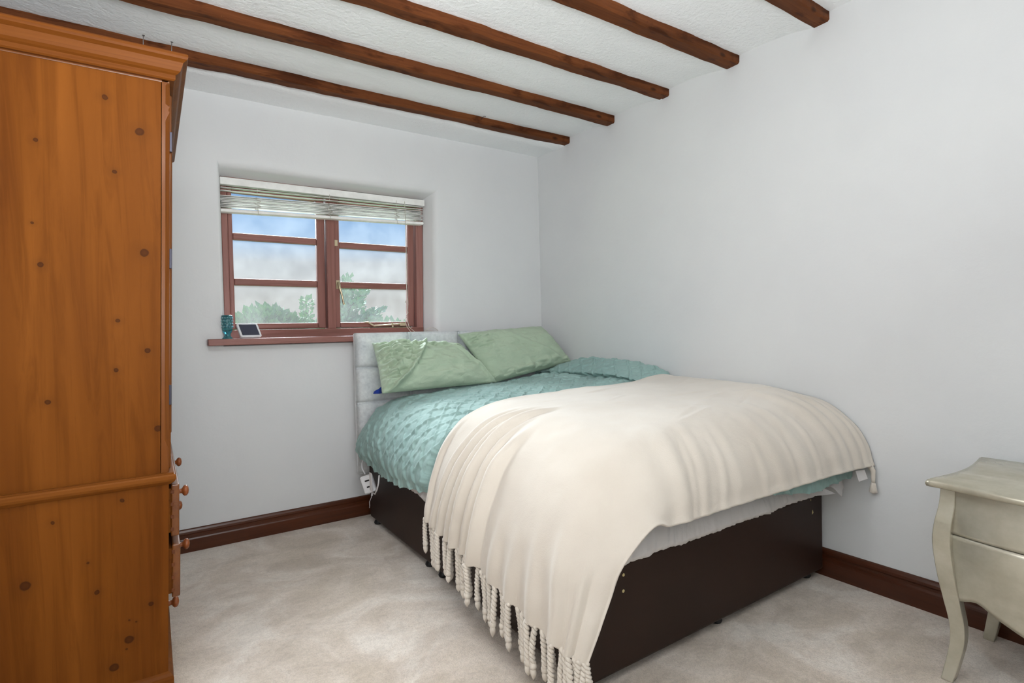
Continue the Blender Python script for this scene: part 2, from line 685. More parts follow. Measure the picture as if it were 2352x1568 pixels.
# ------------------------------------------------------------------ room shell
XR, YB, XL, YF = 2.44, 3.27, -0.64, -0.95
top('floor', boxm(XL - 0.1, XR + 0.1, YF - 0.1, YB + 0.1, -0.06, 0.0), M_CARPET, 'pale beige cut pile carpet brushed in lighter and darker patches', 'floor', kind='structure')
top('wall_right', boxm(XR, XR + 0.12, YF - 0.1, YB + 0.3, -0.05, 2.6), M_WALL, 'bare white painted wall running beside the bed', 'wall', kind='structure')
top('wall_left', boxm(XL - 0.12, XL, YF - 0.1, YB + 0.3, -0.05, 2.6), M_WALL, 'white painted wall behind the pine wardrobe', 'wall', kind='structure')
top('wall_front', boxm(XL - 0.1, XR + 0.1, YF - 0.12, YF, -0.05, 2.6), M_WALL, 'white painted wall facing the window', 'wall', kind='structure')


def back_wall():
    mb = MB()
    Y0, Y1, Y2 = YB, 3.385, 3.60
    xs, zs = (XL - 0.12, 2.44 + 0.12), (-0.05, 2.6)
    fr = [(0.330, 1.06), (1.575, 1.06), (1.594, 2.03), (0.330, 2.028)]      # opening in the room face
    inn = [(0.343, 1.06), (1.536, 1.06), (1.556, 1.998), (0.343, 1.992)]    # where the frame sits
    aa = [(0.314, 1.05), (1.605, 1.05), (1.628, 2.064), (0.314, 2.062)]     # where the soft plaster edge starts
    ou = [(xs[0], zs[0]), (xs[1], zs[0]), (xs[1], zs[1]), (xs[0], zs[1])]

    def strip(r0, r1, smooth=False):
        vs = list(r0) + list(r1)
        mb.add(vs, [(i, (i + 1) % 4, 4 + (i + 1) % 4, 4 + i) for i in range(4)], smooth)
    A = [(x, Y0, z) for x, z in aa]
    strip([(x, Y0, z) for x, z in ou], A)
    rings = []
    for k in range(9):
        t = k / 8
        ring = []
        for i in range(4):
            a_, b_, c_ = Vector((aa[i][0], Y0, aa[i][1])), Vector((fr[i][0], Y0, fr[i][1])), Vector((inn[i][0], Y1, inn[i][1]))
            m_ = b_.lerp(c_, 0.35)
            ring.append(a_ * (1 - t) ** 2 + b_ * (2 * t * (1 - t)) + m_ * t * t)
        rings.append(ring)
    rings.append([(x, Y1, z) for x, z in inn])
    for side in range(4):
        mb.loft([[r[side], r[(side + 1) % 4]] for r in rings], True, False, False)
    strip([(x, Y1, z) for x, z in inn], [(x, Y2, z) for x, z in inn])
    strip([(x, Y2, z) for x, z in inn], [(x, Y2, z) for x, z in ou])
    strip([(x, Y2, z) for x, z in ou], [(x, Y0, z) for x, z in ou])
    return top('wall_back', mb, M_WALL, 'white painted plaster wall around the wooden window', 'wall', kind='structure')


back_wall()

BEAMS = [(2.900, 2.968), (2.466, 2.532), (2.036, 2.104), (1.606, 1.680), (1.182, 1.248)]


def ceil_z(x, y):
    z = 2.424
    if y > 2.94:
        z -= 0.034 * min(1.0, (y - 2.94) / 0.1)
    for a, b in BEAMS:
        if y > b - 0.03:
            d = y - b
            if d < 0.43:
                wx = 1.0 / (1.0 + math.exp(-(x - 2.18) / 0.09))
                z -= 0.042 * wx * math.exp(-max(0, d) / 0.11)
    z += 0.006 * fbm(x * 2.2, y * 3.0, 0.3)
    z += 0.004 * math.exp(-((XR - x) / 0.05)) * 0
    return z


def make_ceiling():
    xs = np.concatenate([np.linspace(XL - 0.05, 1.9, 70), np.linspace(1.93, XR + 0.03, 40)])
    ys = np.linspace(YF - 0.05, YB + 0.03, 220)
    P = np.array([[(x, y, ceil_z(x, y)) for y in ys] for x in xs])
    mb = MB().grid(P, True, True)
    Q = P.copy()
    Q[..., 2] = 2.6
    mb.grid(Q[::len(xs) - 1, ::len(ys) - 1], False)
    top('ceiling', mb, M_CEIL, 'white roughly plastered ceiling between dark beams', 'ceiling', kind='structure')


make_ceiling()

BL = ['brown timber ceiling beam nearest the window wall, running behind the wardrobe top',
      'brown timber ceiling beam, second from the window wall',
      'brown timber ceiling beam in the middle of the five',
      'brown timber ceiling beam, fourth from the window wall',
      'short visible end of the beam farthest from the window wall']
for i, (a, b) in enumerate(BEAMS):
    n = 110
    rings = []
    for k in range(n):
        x = XL - 0.02 + (XR + 0.012 - XL + 0.02) * k / (n - 1)
        j = lambda s, amp, f=3.0: amp * fbm(x * f, i * 7.3 + s * 3.1, s, 3)
        zb = 2.381 + j(1, 0.010, 1.6) + j(2, 0.006, 7)
        zb2 = zb + j(9, 0.006, 2.5)
        ya, yb = a + j(3, 0.016, 1.2) + j(4, 0.007, 7) - 0.0, b + j(5, 0.012, 1.2) + 0.012 * max(0, 1.6 - x) / 2
        zt = 2.47
        ch = 0.007 + 0.004 * j(7, 1.0, 6)
        rings.append([(x, ya + j(6, 0.01, 11), zt), (x, ya + j(8, 0.004, 8), zb + ch), (x, ya + ch, zb), (x, yb - 0.006, zb2), (x, yb, zb2 + 0.008), (x, yb, zt)])
    o = top('ceiling_beam', MB().loft(rings, False), M_BEAM, BL[i], 'beam', 'brown ceiling beams', 'structure', origin=(0.9, (a + b) / 2, 2.38))

# skirting boards: stepped profile (depth, height)
PROF = [(0.0, 0.0), (0.022, 0.0), (0.022, 0.064), (0.020, 0.071), (0.012, 0.078), (0.012, 0.088), (0.016, 0.094), (0.015, 0.104), (0.010, 0.113), (0.003, 0.117), (0.0, 0.117)]
mb = MB().loft([[(x, YB - d, h) for d, h in PROF] for x in (XL, XR - 0.02)], False)
top('baseboard_back', mb, M_SKIRT_X, 'dark varnished stepped skirting board below the window', 'skirting board', kind='structure', origin=(0, YB, 0))
mb = MB().loft([[(XR - d, y, h) for d, h in PROF] for y in (YB - 0.024, YF)], False)
top('baseboard_right', mb, M_SKIRT_Y, 'dark varnished stepped skirting board along the bare wall', 'skirting board', kind='structure', origin=(XR, 1, 0))

# ------------------------------------------------------------------ window
WY = 3.385
win = thing('window_1', (0.94, 3.42, 1.06), 'brown stained wooden window of two casements with glazing bars', 'window', kind='structure')


def xw(x, z):    # frame leans with the old wall: right side creeps right with height
    return x + (z - 1.1) * 0.022 * max(0.0, (x - 0.35) / 1.2)


def lean(p):
    return (xw(p[0], p[2]), p[1], p[2])


def wpart(name, x0, x1, y0, y1, z0, z1, m, par=win, bev=0.005, label=None):
    return build(name, boxm(x0, x1, y0, y1, z0, z1), m, par, bev, 2, lean, label)


wpart('jamb', 0.343, 0.374, WY, 3.47, 1.10, 1.995, M_MAHOG)
wpart('jamb', 1.486, 1.534, WY, 3.47, 1.10, 1.995, M_MAHOG)
wpart('head', 0.343, 1.534, WY, 3.47, 1.955, 1.995, M_MAHOG_X)
wpart('bottom_rail', 0.343, 1.534, WY - 0.004, 3.47, 1.09, 1.142, M_MAHOG_X)
wpart('mullion', 0.905, 0.954, WY, 3.47, 1.14, 1.96, M_MAHOG)
CY0, CY1 = WY + 0.032, WY + 0.075


def casement(x0, x1, wl, wr, label, bars):
    c = MB()
    zb, zt = 1.145, 1.952
    fr = [boxm(x0, x0 + wl, CY0, CY1, zb, zt), boxm(x1 - wr, x1, CY0, CY1, zb, zt)]
    cs = build('casement', fr[0], M_MAHOG, win, 0.006, 2, lean, label)
    build('stile', fr[1], M_MAHOG, cs, 0.006, 2, lean)
    build('rail', boxm(x0 + wl, x1 - wr, CY0, CY1, zb, zb + 0.034), M_MAHOG_X, cs, 0.006, 2, lean)
    build('rail', boxm(x0 + wl, x1 - wr, CY0, CY1, zt - 0.034, zt), M_MAHOG_X, cs, 0.006, 2, lean)
    for zc in bars:
        build('glazing_bar', boxm(x0 + wl, x1 - wr, CY0 + 0.004, CY1 - 0.006, zc - 0.020, zc + 0.020), M_MAHOG_X, cs, 0.007, 2, lean)
    ed = [zb + 0.034] + [b for b in sorted(bars)] + [zt - 0.034]
    for i in range(3):
        lo = ed[i] + (0.018 if i else -0.004)
        hi = ed[i + 1] - (0.018 if i < 2 else -0.004)
        build('pane', boxm(x0 + wl - 0.004, x1 - wr + 0.004, CY1 - 0.022, CY1 - 0.018, lo, hi), M_GLASS, cs, warp=lean)
    return cs


casement(0.377, 0.902, 0.024, 0.047, 'fixed casement beside the wardrobe', (1.672, 1.415))
ca = casement(0.957, 1.483, 0.033, 0.045, 'opening casement beside the headboard', (1.662, 1.413))
# fasteners on the opening casement
hb = MB()
hx, hz = 0.978, 1.392
hb.box(hx - 0.010, hx + 0.010, CY0 - 0.006, CY0, hz - 0.005, hz + 0.048)
hb.tube([(hx, CY0 - 0.004, hz + 0.03), (hx, CY0 - 0.026, hz + 0.03)], 0.007)
hb.tube([(hx, CY0 - 0.026, hz + 0.036), (hx + 0.004, CY0 - 0.03, hz), (hx + 0.016, CY0 - 0.034, hz - 0.05), (hx + 0.024, CY0 - 0.03, hz - 0.09), (hx + 0.026, CY0 - 0.036, hz - 0.102)], [0.009, 0.008, 0.006, 0.006, 0.007])
build('latch_handle', hb, M_BRASSY, win, label='pale metal lever handle on the casement')
hb = MB().box(hx - 0.014, hx + 0.006, CY0 - 0.008, CY0, 1.652, 1.69)
hb.box(hx - 0.022, hx - 0.012, CY0 - 0.012, CY0, 1.662, 1.68)
build('latch_plate', hb, M_BRASSY, win, 0.002)
sb = MB()
sy = CY0 - 0.022
sb.tube([(1.135, sy, 1.176), (1.155, sy - 0.004, 1.178), (1.178, sy, 1.162), (1.195, sy, 1.153), (1.25, sy, 1.156), (1.33, sy, 1.160), (1.40, sy, 1.162)], [0.004, 0.006, 0.007, 0.007, 0.005, 0.006, 0.006])
sb.box(1.37, 1.41, sy - 0.007, CY0 + 0.002, 1.152, 1.172)
sb.box(1.315, 1.325, sy - 0.004, sy + 0.012, 1.145, 1.172)
build('stay_bar', sb, M_BRASSY, win, label='pale metal casement stay')
sill = MB().box(0.246, 1.64, 3.195, YB + 0.002, 1.060, 1.094)
sill.box(0.335, 1.535, YB, 3.39, 1.058, 1.094)
build('window_sill', sill, M_MAHOG_X, win, 0.004, 2, label='brown stained sill board')

# ------------------------------------------------------------------ venetian blind in the window recess
blind = thing('venetian_blind', (0.93, 3.34, 1.985), 'cream venetian blind pulled up into a stack at the window top', 'blind')
BX0, BX1 = 0.336, 1.522


def tilt(p):
    return (p[0] + (p[2] - 1.98) * 0.01, p[1], p[2] + (p[0] - 0.93) * 0.028)


def tilt2(p):
    return (p[0], p[1], p[2] + (p[0] - 0.93) * 0.006)


build('headrail', boxm(BX0, BX1 + 0.012, 3.312, 3.352, 1.934, 1.974), M_BLIND, blind, 0.004, 2, tilt2)
slz = [1.921, 1.905]
z = 1.886
while z > 1.821:
    slz.append(z)
    z -= 0.0076 + 0.0026 * random.random()
for i, zz in enumerate(slz):
    n = 30
    pitch = (0.10 if i > 1 else 0.25)
    y0 = 3.308 + random.uniform(-0.005, 0.004)
    x0, x1 = BX0 + random.uniform(0, 0.005), BX1 - random.uniform(0.0, 0.008)
    P = []
    for a in np.linspace(0, 1, n):
        row = []
        for c in np.linspace(0, 1, 6):
            x = x0 + (x1 - x0) * a
            row.append((x, y0 + 0.046 * c, zz + 0.003 * math.sin(PI * c) + pitch * 0.02 * c + 0.0015 * fbm(x * 5, i * 3.3)))
        P.append(row)
    build('slat', MB().grid(np.array(P), True, True), M_BLIND, blind, 0, 2, tilt if i > 1 else (lambda p: (p[0], p[1], p[2] + (p[0] - 0.93) * 0.014)), solid=0.0036 if i > 1 else 0.003)
build('bottom_rail', boxm(BX0, BX1, 3.306, 3.356, 1.797, 1.815), M_BLIND, blind, 0.005, 3, tilt)
for xx in (0.52, 0.915, 1.335):
    lb = MB().tube([(xx, 3.307, 1.94), (xx - 0.002, 3.305, 1.90)], 0.0013, 5)
    for q in range(5):
        zq = 1.886 - q * 0.014
        sgn = 1 if q % 2 else -1
        lb.tube([(xx, 3.306, zq), (xx + sgn * 0.012, 3.299, zq - 0.004), (xx + sgn * 0.016, 3.297, zq - 0.010), (xx - sgn * 0.004, 3.303, zq - 0.015)], 0.0016, 5)
    lb.tube([(xx, 3.304, 1.825), (xx + 0.004, 3.302, 1.79), (xx + 0.012, 3.303, 1.793)], 0.0014, 5)
    build('ladder_cord', lb, M_CORD, blind, 0, 2, tilt)
pc = MB()
px = 1.39
pc.tube([(px, 3.303, 1.95), (px + 0.001, 3.302, 1.7), (px, 3.302, 1.46), (px - 0.003, 3.302, 1.40), (px, 3.302, 1.34), (px + 0.003, 3.303, 1.29), (px - 0.004, 3.302, 1.25), (px + 0.001, 3.302, 1.235), (px - 0.014, 3.302, 1.213)], 0.0019, 6)
pc.tube([(px - 0.014, 3.302, 1.213), (px - 0.02, 3.302, 1.18), (px - 0.012, 3.29, 1.14), (px + 0.004, 3.27, 1.11), (px + 0.03, 3.25, 1.1)], 0.0016, 6)
pc.tube([(px - 0.014, 3.302, 1.213), (px - 0.004, 3.302, 1.18), (px + 0.002, 3.29, 1.14), (px + 0.03, 3.27, 1.11), (px + 0.05, 3.25, 1.1)], 0.0016, 6)
pc.lathe([(0.0, 0.006), (0.004, 0.004), (0.005, 0), (0.004, -0.006), (0, -0.008)], (px - 0.012, 3.302, 1.305), n=8)
build('pull_cord', pc, M_CORD, blind)

# thin wire loop lying on the sill by the reveal
wl = MB()
wl.tube([(1.47, 3.25, 1.097)] + [(1.53 + 0.045 * math.cos(t), 3.25 + 0.01 * math.sin(2 * t), 1.115 + 0.020 * math.sin(t)) for t in np.linspace(PI, -0.6, 14)] + [(1.50, 3.262, 1.12), (1.46, 3.255, 1.097)], 0.0016, 6)
top('wire_loop', wl, M_CORD, 'thin pale wire looped on the sill end above the headboard', 'wire', origin=(1.5, 3.25, 1.095))

# ------------------------------------------------------------------ goblet and smart display on the sill
gz = 1.094
gp = [(0.0, 0.0), (0.025, 0.0), (0.0255, 0.004), (0.019, 0.010), (0.015, 0.018), (0.016, 0.026), (0.022, 0.036), (0.0260, 0.050), (0.0268, 0.075), (0.0268, 0.124), (0.0245, 0.126), (0.0243, 0.076), (0.0230, 0.054), (0.014, 0.042), (0.0, 0.040)]
gob = thing('goblet', (0.3425, 3.262, gz), 'small teal moulded glass goblet on the sill end', 'goblet')
build('goblet_body', MB().lathe(gp, (0.3425, 3.262, gz), n=28), M_TEAL, gob)
dm = MB()
for ring in range(4):
    for k in range(14):
        a = 2 * PI * (k + 0.5 * (ring % 2)) / 14
        cx_, cy_, cz_ = 0.3425 + 0.0262 * math.cos(a), 3.262 + 0.0262 * math.sin(a), gz + 0.064 + ring * 0.0155
        dm.lathe([(0.0, 0.0052), (0.003, 0.004), (0.0046, 0.0), (0.003, -0.004), (0.0, -0.0052)], (cx_, cy_, cz_), n=7)
build('raised_dots', dm, M_TEAL, gob)

disp = thing('smart_display', (0.455, 3.245, gz), 'white smart display with dark screen leaning back on the sill', 'screen')


def rrect(w_, h_, r, n=5):
    pts = []
    for cx_, cz_, a0 in ((w_ / 2 - r, h_ / 2 - r, 0), (-w_ / 2 + r, h_ / 2 - r, PI / 2), (-w_ / 2 + r, -h_ / 2 + r, PI), (w_ / 2 - r, -h_ / 2 + r, 1.5 * PI)):
        for k in range(n):
            a = a0 + PI / 2 * k / (n - 1)
            pts.append((cx_ + r * math.cos(a), cz_ + r * math.sin(a)))
    return pts


def dplace(p):       # local x right, y back, z up -> leaning back and turned a little
    x, y, z_ = p
    a = math.radians(40)
    y2, z2 = y * math.cos(a) + z_ * math.sin(a), z_ * math.cos(a) - y * math.sin(a)
    c, s = math.cos(math.radians(14)), math.sin(math.radians(14))
    x2, y3 = x * c - y2 * s, x * s + y2 * c
    return (0.4475 + x2, 3.252 + y3, gz + 0.046 + z2)


sh = rrect(0.112, 0.098, 0.012)
build('casing', MB().loft([[(x, 0.0, z_) for x, z_ in sh], [(x, 0.010, z_) for x, z_ in sh], [(x * 0.8, 0.03, z_ * 0.72 - 0.008) for x, z_ in sh]][::-1], False), M_WHITE, disp, 0.0015, 2, dplace)
sc_ = rrect(0.091, 0.076, 0.003)
build('screen', MB().loft([[(x, 0.0012, z_) for x, z_ in sc_], [(x, -0.0008, z_) for x, z_ in sc_]], False), M_SCREEN, disp, 0, 2, dplace)
fb = MB().loft([[(0.4475 - 0.034, 3.255, gz), (0.4475 + 0.04, 3.255 + 0.018, gz), (0.4475 + 0.03, 3.255 + 0.062, gz), (0.4475 - 0.044, 3.255 + 0.044, gz)],
                [(0.4475 - 0.024, 3.262, gz + 0.02), (0.4475 + 0.03, 3.262 + 0.014, gz + 0.02), (0.4475 + 0.026, 3.262 + 0.04, gz + 0.06), (0.4475 - 0.032, 3.262 + 0.026, gz + 0.06)]], False)
build('stand', fb, M_WHITE, disp, 0.003)

# ------------------------------------------------------------------ wardrobe
WB = Vector((-0.25, 2.45, 0.0))
ward = thing('wardrobe', WB, 'tall orange pine wardrobe over drawers with knotty side', 'wardrobe')
W0, W1 = 1.92, 2.95


def ws(p):           # x measured from the front face; the old carcass leans forward a little
    return (p[0] + 0.0105 + 0.0325 * p[2], p[1], p[2])


def bk(px_x, px_z):
    return px_x


# knots given as (x, z, r) in world on the side plane
KN = [(-0.088, 1.789, .008), (-0.008, 1.706, .012), (-0.241, 1.642, .006), (-0.071, 1.580, .006), (-0.008, 1.354, .012), (-0.241, 1.309, .007), (-0.255, 1.42, .004),
      (-0.076, 1.156, .006), (-0.008, 1.068, .008), (-0.086, 1.014, .006), (-0.238, 0.937, .007), (0.010, 0.836, .010), (-0.329, 1.564, .007)]
KN2 = [(-0.082, 0.640, .006), (-0.237, 0.609, .005), (-0.298, 0.452, .013), (-0.147, 0.392, .007), (-0.023, 0.322, .007), (-0.078, 0.236, .012), (-0.115, 0.166, .012), (-0.165, .48, .004), (-0.085, 0.21, .003), (-0.075, 0.29, .003), (-0.06, 0.28, .003)]
M_SIDE = wood('pine_side_upper', PD, PM, PL, 'Z', 0.5, 0.5, [(x - WB.x, z_, r) for x, z_, r in KN], 0.0, 0.05, 0.04)
M_SIDE2 = wood('pine_side_lower', PD, PM, PL, 'Z', 0.5, 0.5, [(x - WB.x, z_, r) for x, z_, r in KN2], 0.0, 0.05, 0.04)


def wp(name, mb, m, par=ward, bev=0.003, label=None, seg=2):
    return build(name, mb, m, par, bev, seg, ws, label)


DP = 0.545
wp('side_panel', boxm(-DP, -0.0215, W0 + 0.002, W0 + 0.022, 0.70, 1.88), M_SIDE, bev=0.001)
wp('side_panel', boxm(-DP, -0.0215, W1 - 0.022, W1, 0.70, 1.88), M_PINE_Z)
wp('back_panel', boxm(-DP - 0.008, -DP, W0, W1, 0.05, 1.88), M_PINE_Z)
wp('top_board', boxm(-DP, 0.0, W0, W1, 1.862, 1.882), M_PINE_Y)
# corner post: turned-look chamfer between stops
for ya, yb, sgn in ((W0, W0 + 0.045, 1), (W1 - 0.045, W1, -1)):
    yc = ya if sgn > 0 else yb
    yo = yb if sgn > 0 else ya
    rings = []
    for z_, ch in ((0.70, 0.001), (0.775, 0.001), (0.80, 0.011), (1.20, 0.011), (1.75, 0.011), (1.775, 0.001), (1.782, 0.004), (1.792, 0.001), (1.80, 0.011), (1.855, 0.011), (1.872, 0.001)):
        rings.append([(-0.020, yc, z_), (-ch, yc, z_), (0.0, yc + sgn * ch, z_), (0.0, yo, z_), (-0.020, yo, z_)])
    wp('corner_post', MB().loft(rings if sgn > 0 else [r[::-1] for r in rings], False), M_PINE_Z, bev=0)
# doors with frame-and-panel and hinges
for ya, yb, hy in ((W0 + 0.047, 2.433, W0 + 0.047), (2.437, W1 - 0.047, W1 - 0.047)):
    d = wp('door', boxm(-0.012, 0.006, ya, yb, 0.705, 1.845), M_PINE_Z, label='pine wardrobe door seen edge on')
    wp('door_panel', boxm(0.002, 0.010, ya + 0.08, yb - 0.08, 0.80, 1.76), M_PINE_Z, d, 0.008)
    for hz_ in (1.70, 1.345, 0.93):
        s_ = -1 if hy < 2.3 else 1
        wp('hinge', boxm(0.0, 0.0075, hy - 0.012 if s_ < 0 else hy + 0.002, hy - 0.002 if s_ < 0 else hy + 0.012, hz_ - 0.03, hz_ + 0.03), M_DARKSTEEL, d, 0.001)
# cornice, mitred round three sides
CP = [(0.0, 1.868), (0.010, 1.868), (0.014, 1.872), (0.014, 1.884), (0.020, 1.888), (0.026, 1.894), (0.030, 1.906), (0.033, 1.918), (0.038, 1.922), (0.043, 1.926), (0.045, 1.932), (0.045, 1.938), (0.042, 1.942), (0.0, 1.942)]
rings = []
for (cx_, cy_, dx_, dy_) in ((-DP - 0.008, W0, 0, -1), (0.0, W0, 1, -1), (0.0, W1, 1, 1), (-DP - 0.008, W1, 0, 1)):
    rings.append([(cx_ + dx_ * o_, cy_ + dy_ * o_, z_) for o_, z_ in CP])
cmb = MB()
npf = len(CP)
for i in range(3):
    cmb.loft([rings[i], rings[i + 1]], False, True)
cor = wp('cornice', cmb, M_PINE_X, bev=0, label='stepped pine cornice')
for nx, ny in ((-0.066, 1.905), (0.004, 1.905)):
    nb = MB().tube([(nx, ny, 1.935), (nx, ny, 1.980)], 0.0011, 6)
    nb.lathe([(0.0, 0.0), (0.0034, 0.0), (0.0034, 0.0015), (0.0, 0.0018)], (nx + 0.0005, ny, 1.980), n=10)
    wp('nail', nb, M_STEEL, cor, 0, 'grey nail standing up from the cornice')
# lower chest
MP = [(0.0, 0.668), (0.004, 0.668), (0.010, 0.673), (0.015, 0.678), (0.018, 0.685), (0.018, 0.694), (0.015, 0.698), (0.012, 0.699), (0.012, 0.703), (0.0, 0.703)]
rings = []
for (cx_, cy_, dx_, dy_) in ((-DP - 0.008, W0, 0, -1), (0.0, W0, 1, -1), (0.0, W1, 1, 1), (-DP - 0.008, W1, 0, 1)):
    rings.append([(cx_ + dx_ * o_, cy_ + dy_ * o_, z_) for o_, z_ in MP])
cmb = MB()
for i in range(3):
    cmb.loft([rings[i], rings[i + 1]], False, True)
wp('waist_moulding', cmb, M_PINE_X, bev=0, label='rounded pine moulding between cupboard and drawers')
wp('chest_top', boxm(-DP, 0.0, W0, W1, 0.674, 0.702), M_PINE_Y, bev=0)
wp('chest_side', boxm(-DP, 0.0, W0, W0 + 0.022, 0.10, 0.676), M_SIDE2, bev=0.001)
wp('chest_side', boxm(-DP, 0.0, W1 - 0.022, W1, 0.10, 0.676), M_PINE_Z)
QP = [(0.0, 0.0), (0.014, 0.0), (0.014, 0.088), (0.012, 0.097), (0.006, 0.104), (0.0, 0.108)]
rings = []
for (cx_, cy_, dx_, dy_) in ((-DP - 0.008, W0, 0, -1), (0.0, W0, 1, -1), (0.0, W1, 1, 1), (-DP - 0.008, W1, 0, 1)):
    rings.append([(cx_ + dx_ * o_, cy_ + dy_ * o_, z_) for o_, z_ in QP])
cmb = MB()
for i in range(3):
    cmb.loft([rings[i], rings[i + 1]], False, True)
wp('plinth', cmb, M_PINE_X, bev=0)
for zr in (0.302, 0.487):
    wp('drawer_rail', boxm(-0.03, 0.0, W0 + 0.022, W1 - 0.022, zr - 0.010, zr + 0.010), M_PINE_Y, bev=0.001)
# drawers: the upper two rows stand a little open
for (z0, z1, op, lab) in ((0.500, 0.658, 0.028, 'top drawer standing slightly open'), (0.314, 0.475, 0.031, 'middle drawer standing slightly open'), (0.118, 0.290, 0.0, 'bottom drawer pushed shut')):
    x1 = 0.000 + op
    dr = wp('drawer', boxm(x1 - 0.022, x1, W0 + 0.026, W1 - 0.026, z0, z1), M_PINE_Y, bev=0.004, seg=3, label=lab)
    wp('drawer_box', boxm(-0.42, x1 - 0.022, W0 + 0.030, W1 - 0.030, z0 + 0.012, z1 - 0.012), M_PINE_X, dr, 0.001)
    for q in range(4):
        zc = z0 + 0.022 + (z1 - z0 - 0.044) * q / 3
        wp('dovetail', MB().loft([[(x1 - 0.0225, W0 + 0.0252, zc - 0.004), (x1 - 0.015, W0 + 0.0252, zc - 0.005), (x1 - 0.015, W0 + 0.0252, zc + 0.005), (x1 - 0.0225, W0 + 0.0252, zc + 0.004)],
                                  [(x1 - 0.0225, W0 + 0.0275, zc - 0.006), (x1 - 0.012, W0 + 0.0275, zc - 0.008), (x1 - 0.012, W0 + 0.0275, zc + 0.008), (x1 - 0.0225, W0 + 0.0275, zc + 0.006)]], False), M_TAIL, dr, 0)
    for yk in (2.18, 2.70):
        kn = MB().lathe([(0.011, -0.001), (0.011, 0.004), (0.008, 0.010), (0.008, 0.016), (0.014, 0.019), (0.0185, 0.024), (0.018, 0.030), (0.012, 0.035), (0.0, 0.037)], (x1, yk, (z0 + z1) / 2), 'X', 20)
        wp('knob', kn, M_KNOB, dr, 0)

# ------------------------------------------------------------------ bed: divan base, headboard
BED = Vector((1.72, 2.2, 0.0))
bed = thing('divan_bed', BED, 'dark brown divan bed base with tall silver velvet headboard', 'bed')
DX0, DX1, DY0, DY1, DYM = 1.04, 2.405, 1.215, 3.112, 2.265
DZ0, DZ1 = 0.035, 0.372
for ya, yb, lab in ((DYM + 0.003, DY1, 'head half of the brown divan base'), (DY0, DYM - 0.003, 'foot half of the brown divan base')):
    build('base_section', boxm(DX0, DX1, ya, yb, DZ0, DZ1), M_LEATHER, bed, 0.012, 4, None, lab)
for cx_ in (DX0 + 0.03, (DX0 + DX1) / 2, DX1 - 0.06):
    for cy_ in (DY0 + 0.05, DYM - 0.05, DYM + 0.09, DY1 - 0.05):
        build('glide_foot', MB().lathe([(0.0, 0.0), (0.02, 0.0), (0.024, 0.008), (0.020, 0.018), (0.014, 0.026), (0.014, 0.04), (0.0, 0.04)], (cx_, cy_, 0.0), n=14), M_BLACK, bed)
for qx, qz in ((1.203, 0.333), (1.201, 0.283)):
    build('bare_staple', MB().lathe([(0.0, -0.002), (0.005, -0.001), (0.006, 0.003), (0.0, 0.003)], (qx, DY0, qz), 'Y', 8), M_YELLOW, bed, label='small pale chip in the brown leather')
for qx, qz, r in ((2.306, 0.355, 0.003), (2.319, 0.300, 0.008)):
    build('bare_staple', MB().add([(qx - r * 0.5, DY0 - 0.0015, qz - r), (qx + r * 0.7, DY0 - 0.0015, qz - 0.3 * r), (qx, DY0 - 0.0015, qz + 1.3 * r), (qx - r * 0.5, DY0 + 0.002, qz - r), (qx + r * 0.7, DY0 + 0.002, qz - 0.3 * r), (qx, DY0 + 0.002, qz + 1.3 * r)],
                                   [(0, 1, 2), (5, 4, 3), (0, 3, 4, 1), (1, 4, 5, 2), (2, 5, 3, 0)]), M_YELLOW, bed, label='small pale chip in the brown leather')
# headboard
HX0, HX1, HZ0, HZ1, HYB, HYF = 0.985, 2.345, 0.28, 1.112, 3.186, 3.125
hbd = build('headboard', boxm(HX0 + 0.006, HX1 - 0.006, HYF + 0.012, HYB, HZ0, HZ1 - 0.006), M_VELVET, bed, 0.008, 3)
cw = (HX1 - HX0) / 4
rh = 0.206
for c in range(4):
    for r in range(4):
        x0, x1 = HX0 + c * cw, HX0 + (c + 1) * cw
        z1 = HZ1 - r * rh
        z0 = z1 - rh
        n = 20
        P = np.zeros((n + 4, n + 4, 3))
        us = np.concatenate([[0, 0.0], np.linspace(0.0, 1.0, n), [1, 1]])
        for i, u in enumerate(us):
            for j, v in enumerate(us):
                eu = 1 - abs(2 * u - 1) ** 8
                ev = 1 - abs(2 * v - 1) ** 8
                h = 0.036 * (max(eu, 0) * max(ev, 0)) ** 0.4
                ins = 0.0025
                y = HYF + 0.014 - h + 0.003 * fbm(u * 3 + c, v * 3 + r, 4.0)
                if i in (0, len(us) - 1) or j in (0, len(us) - 1):
                    y = HYF + 0.03
                P[i, j] = (x0 + ins + (x1 - x0 - 2 * ins) * u, y, z0 + ins + (z1 - z0 - 2 * ins) * v)
        build('panel', MB().grid(P, True, False), M_VELVET, hbd)

# ------------------------------------------------------------------ mattress in its fitted sheet
mat_ = thing('mattress', (1.72, 2.15, DZ1), 'mattress in a white fitted sheet lying on the divan base', 'mattress')
MX0, MX1, MY0, MY1, MZ1 = 1.005, 2.425, 1.195, 3.085, 0.60


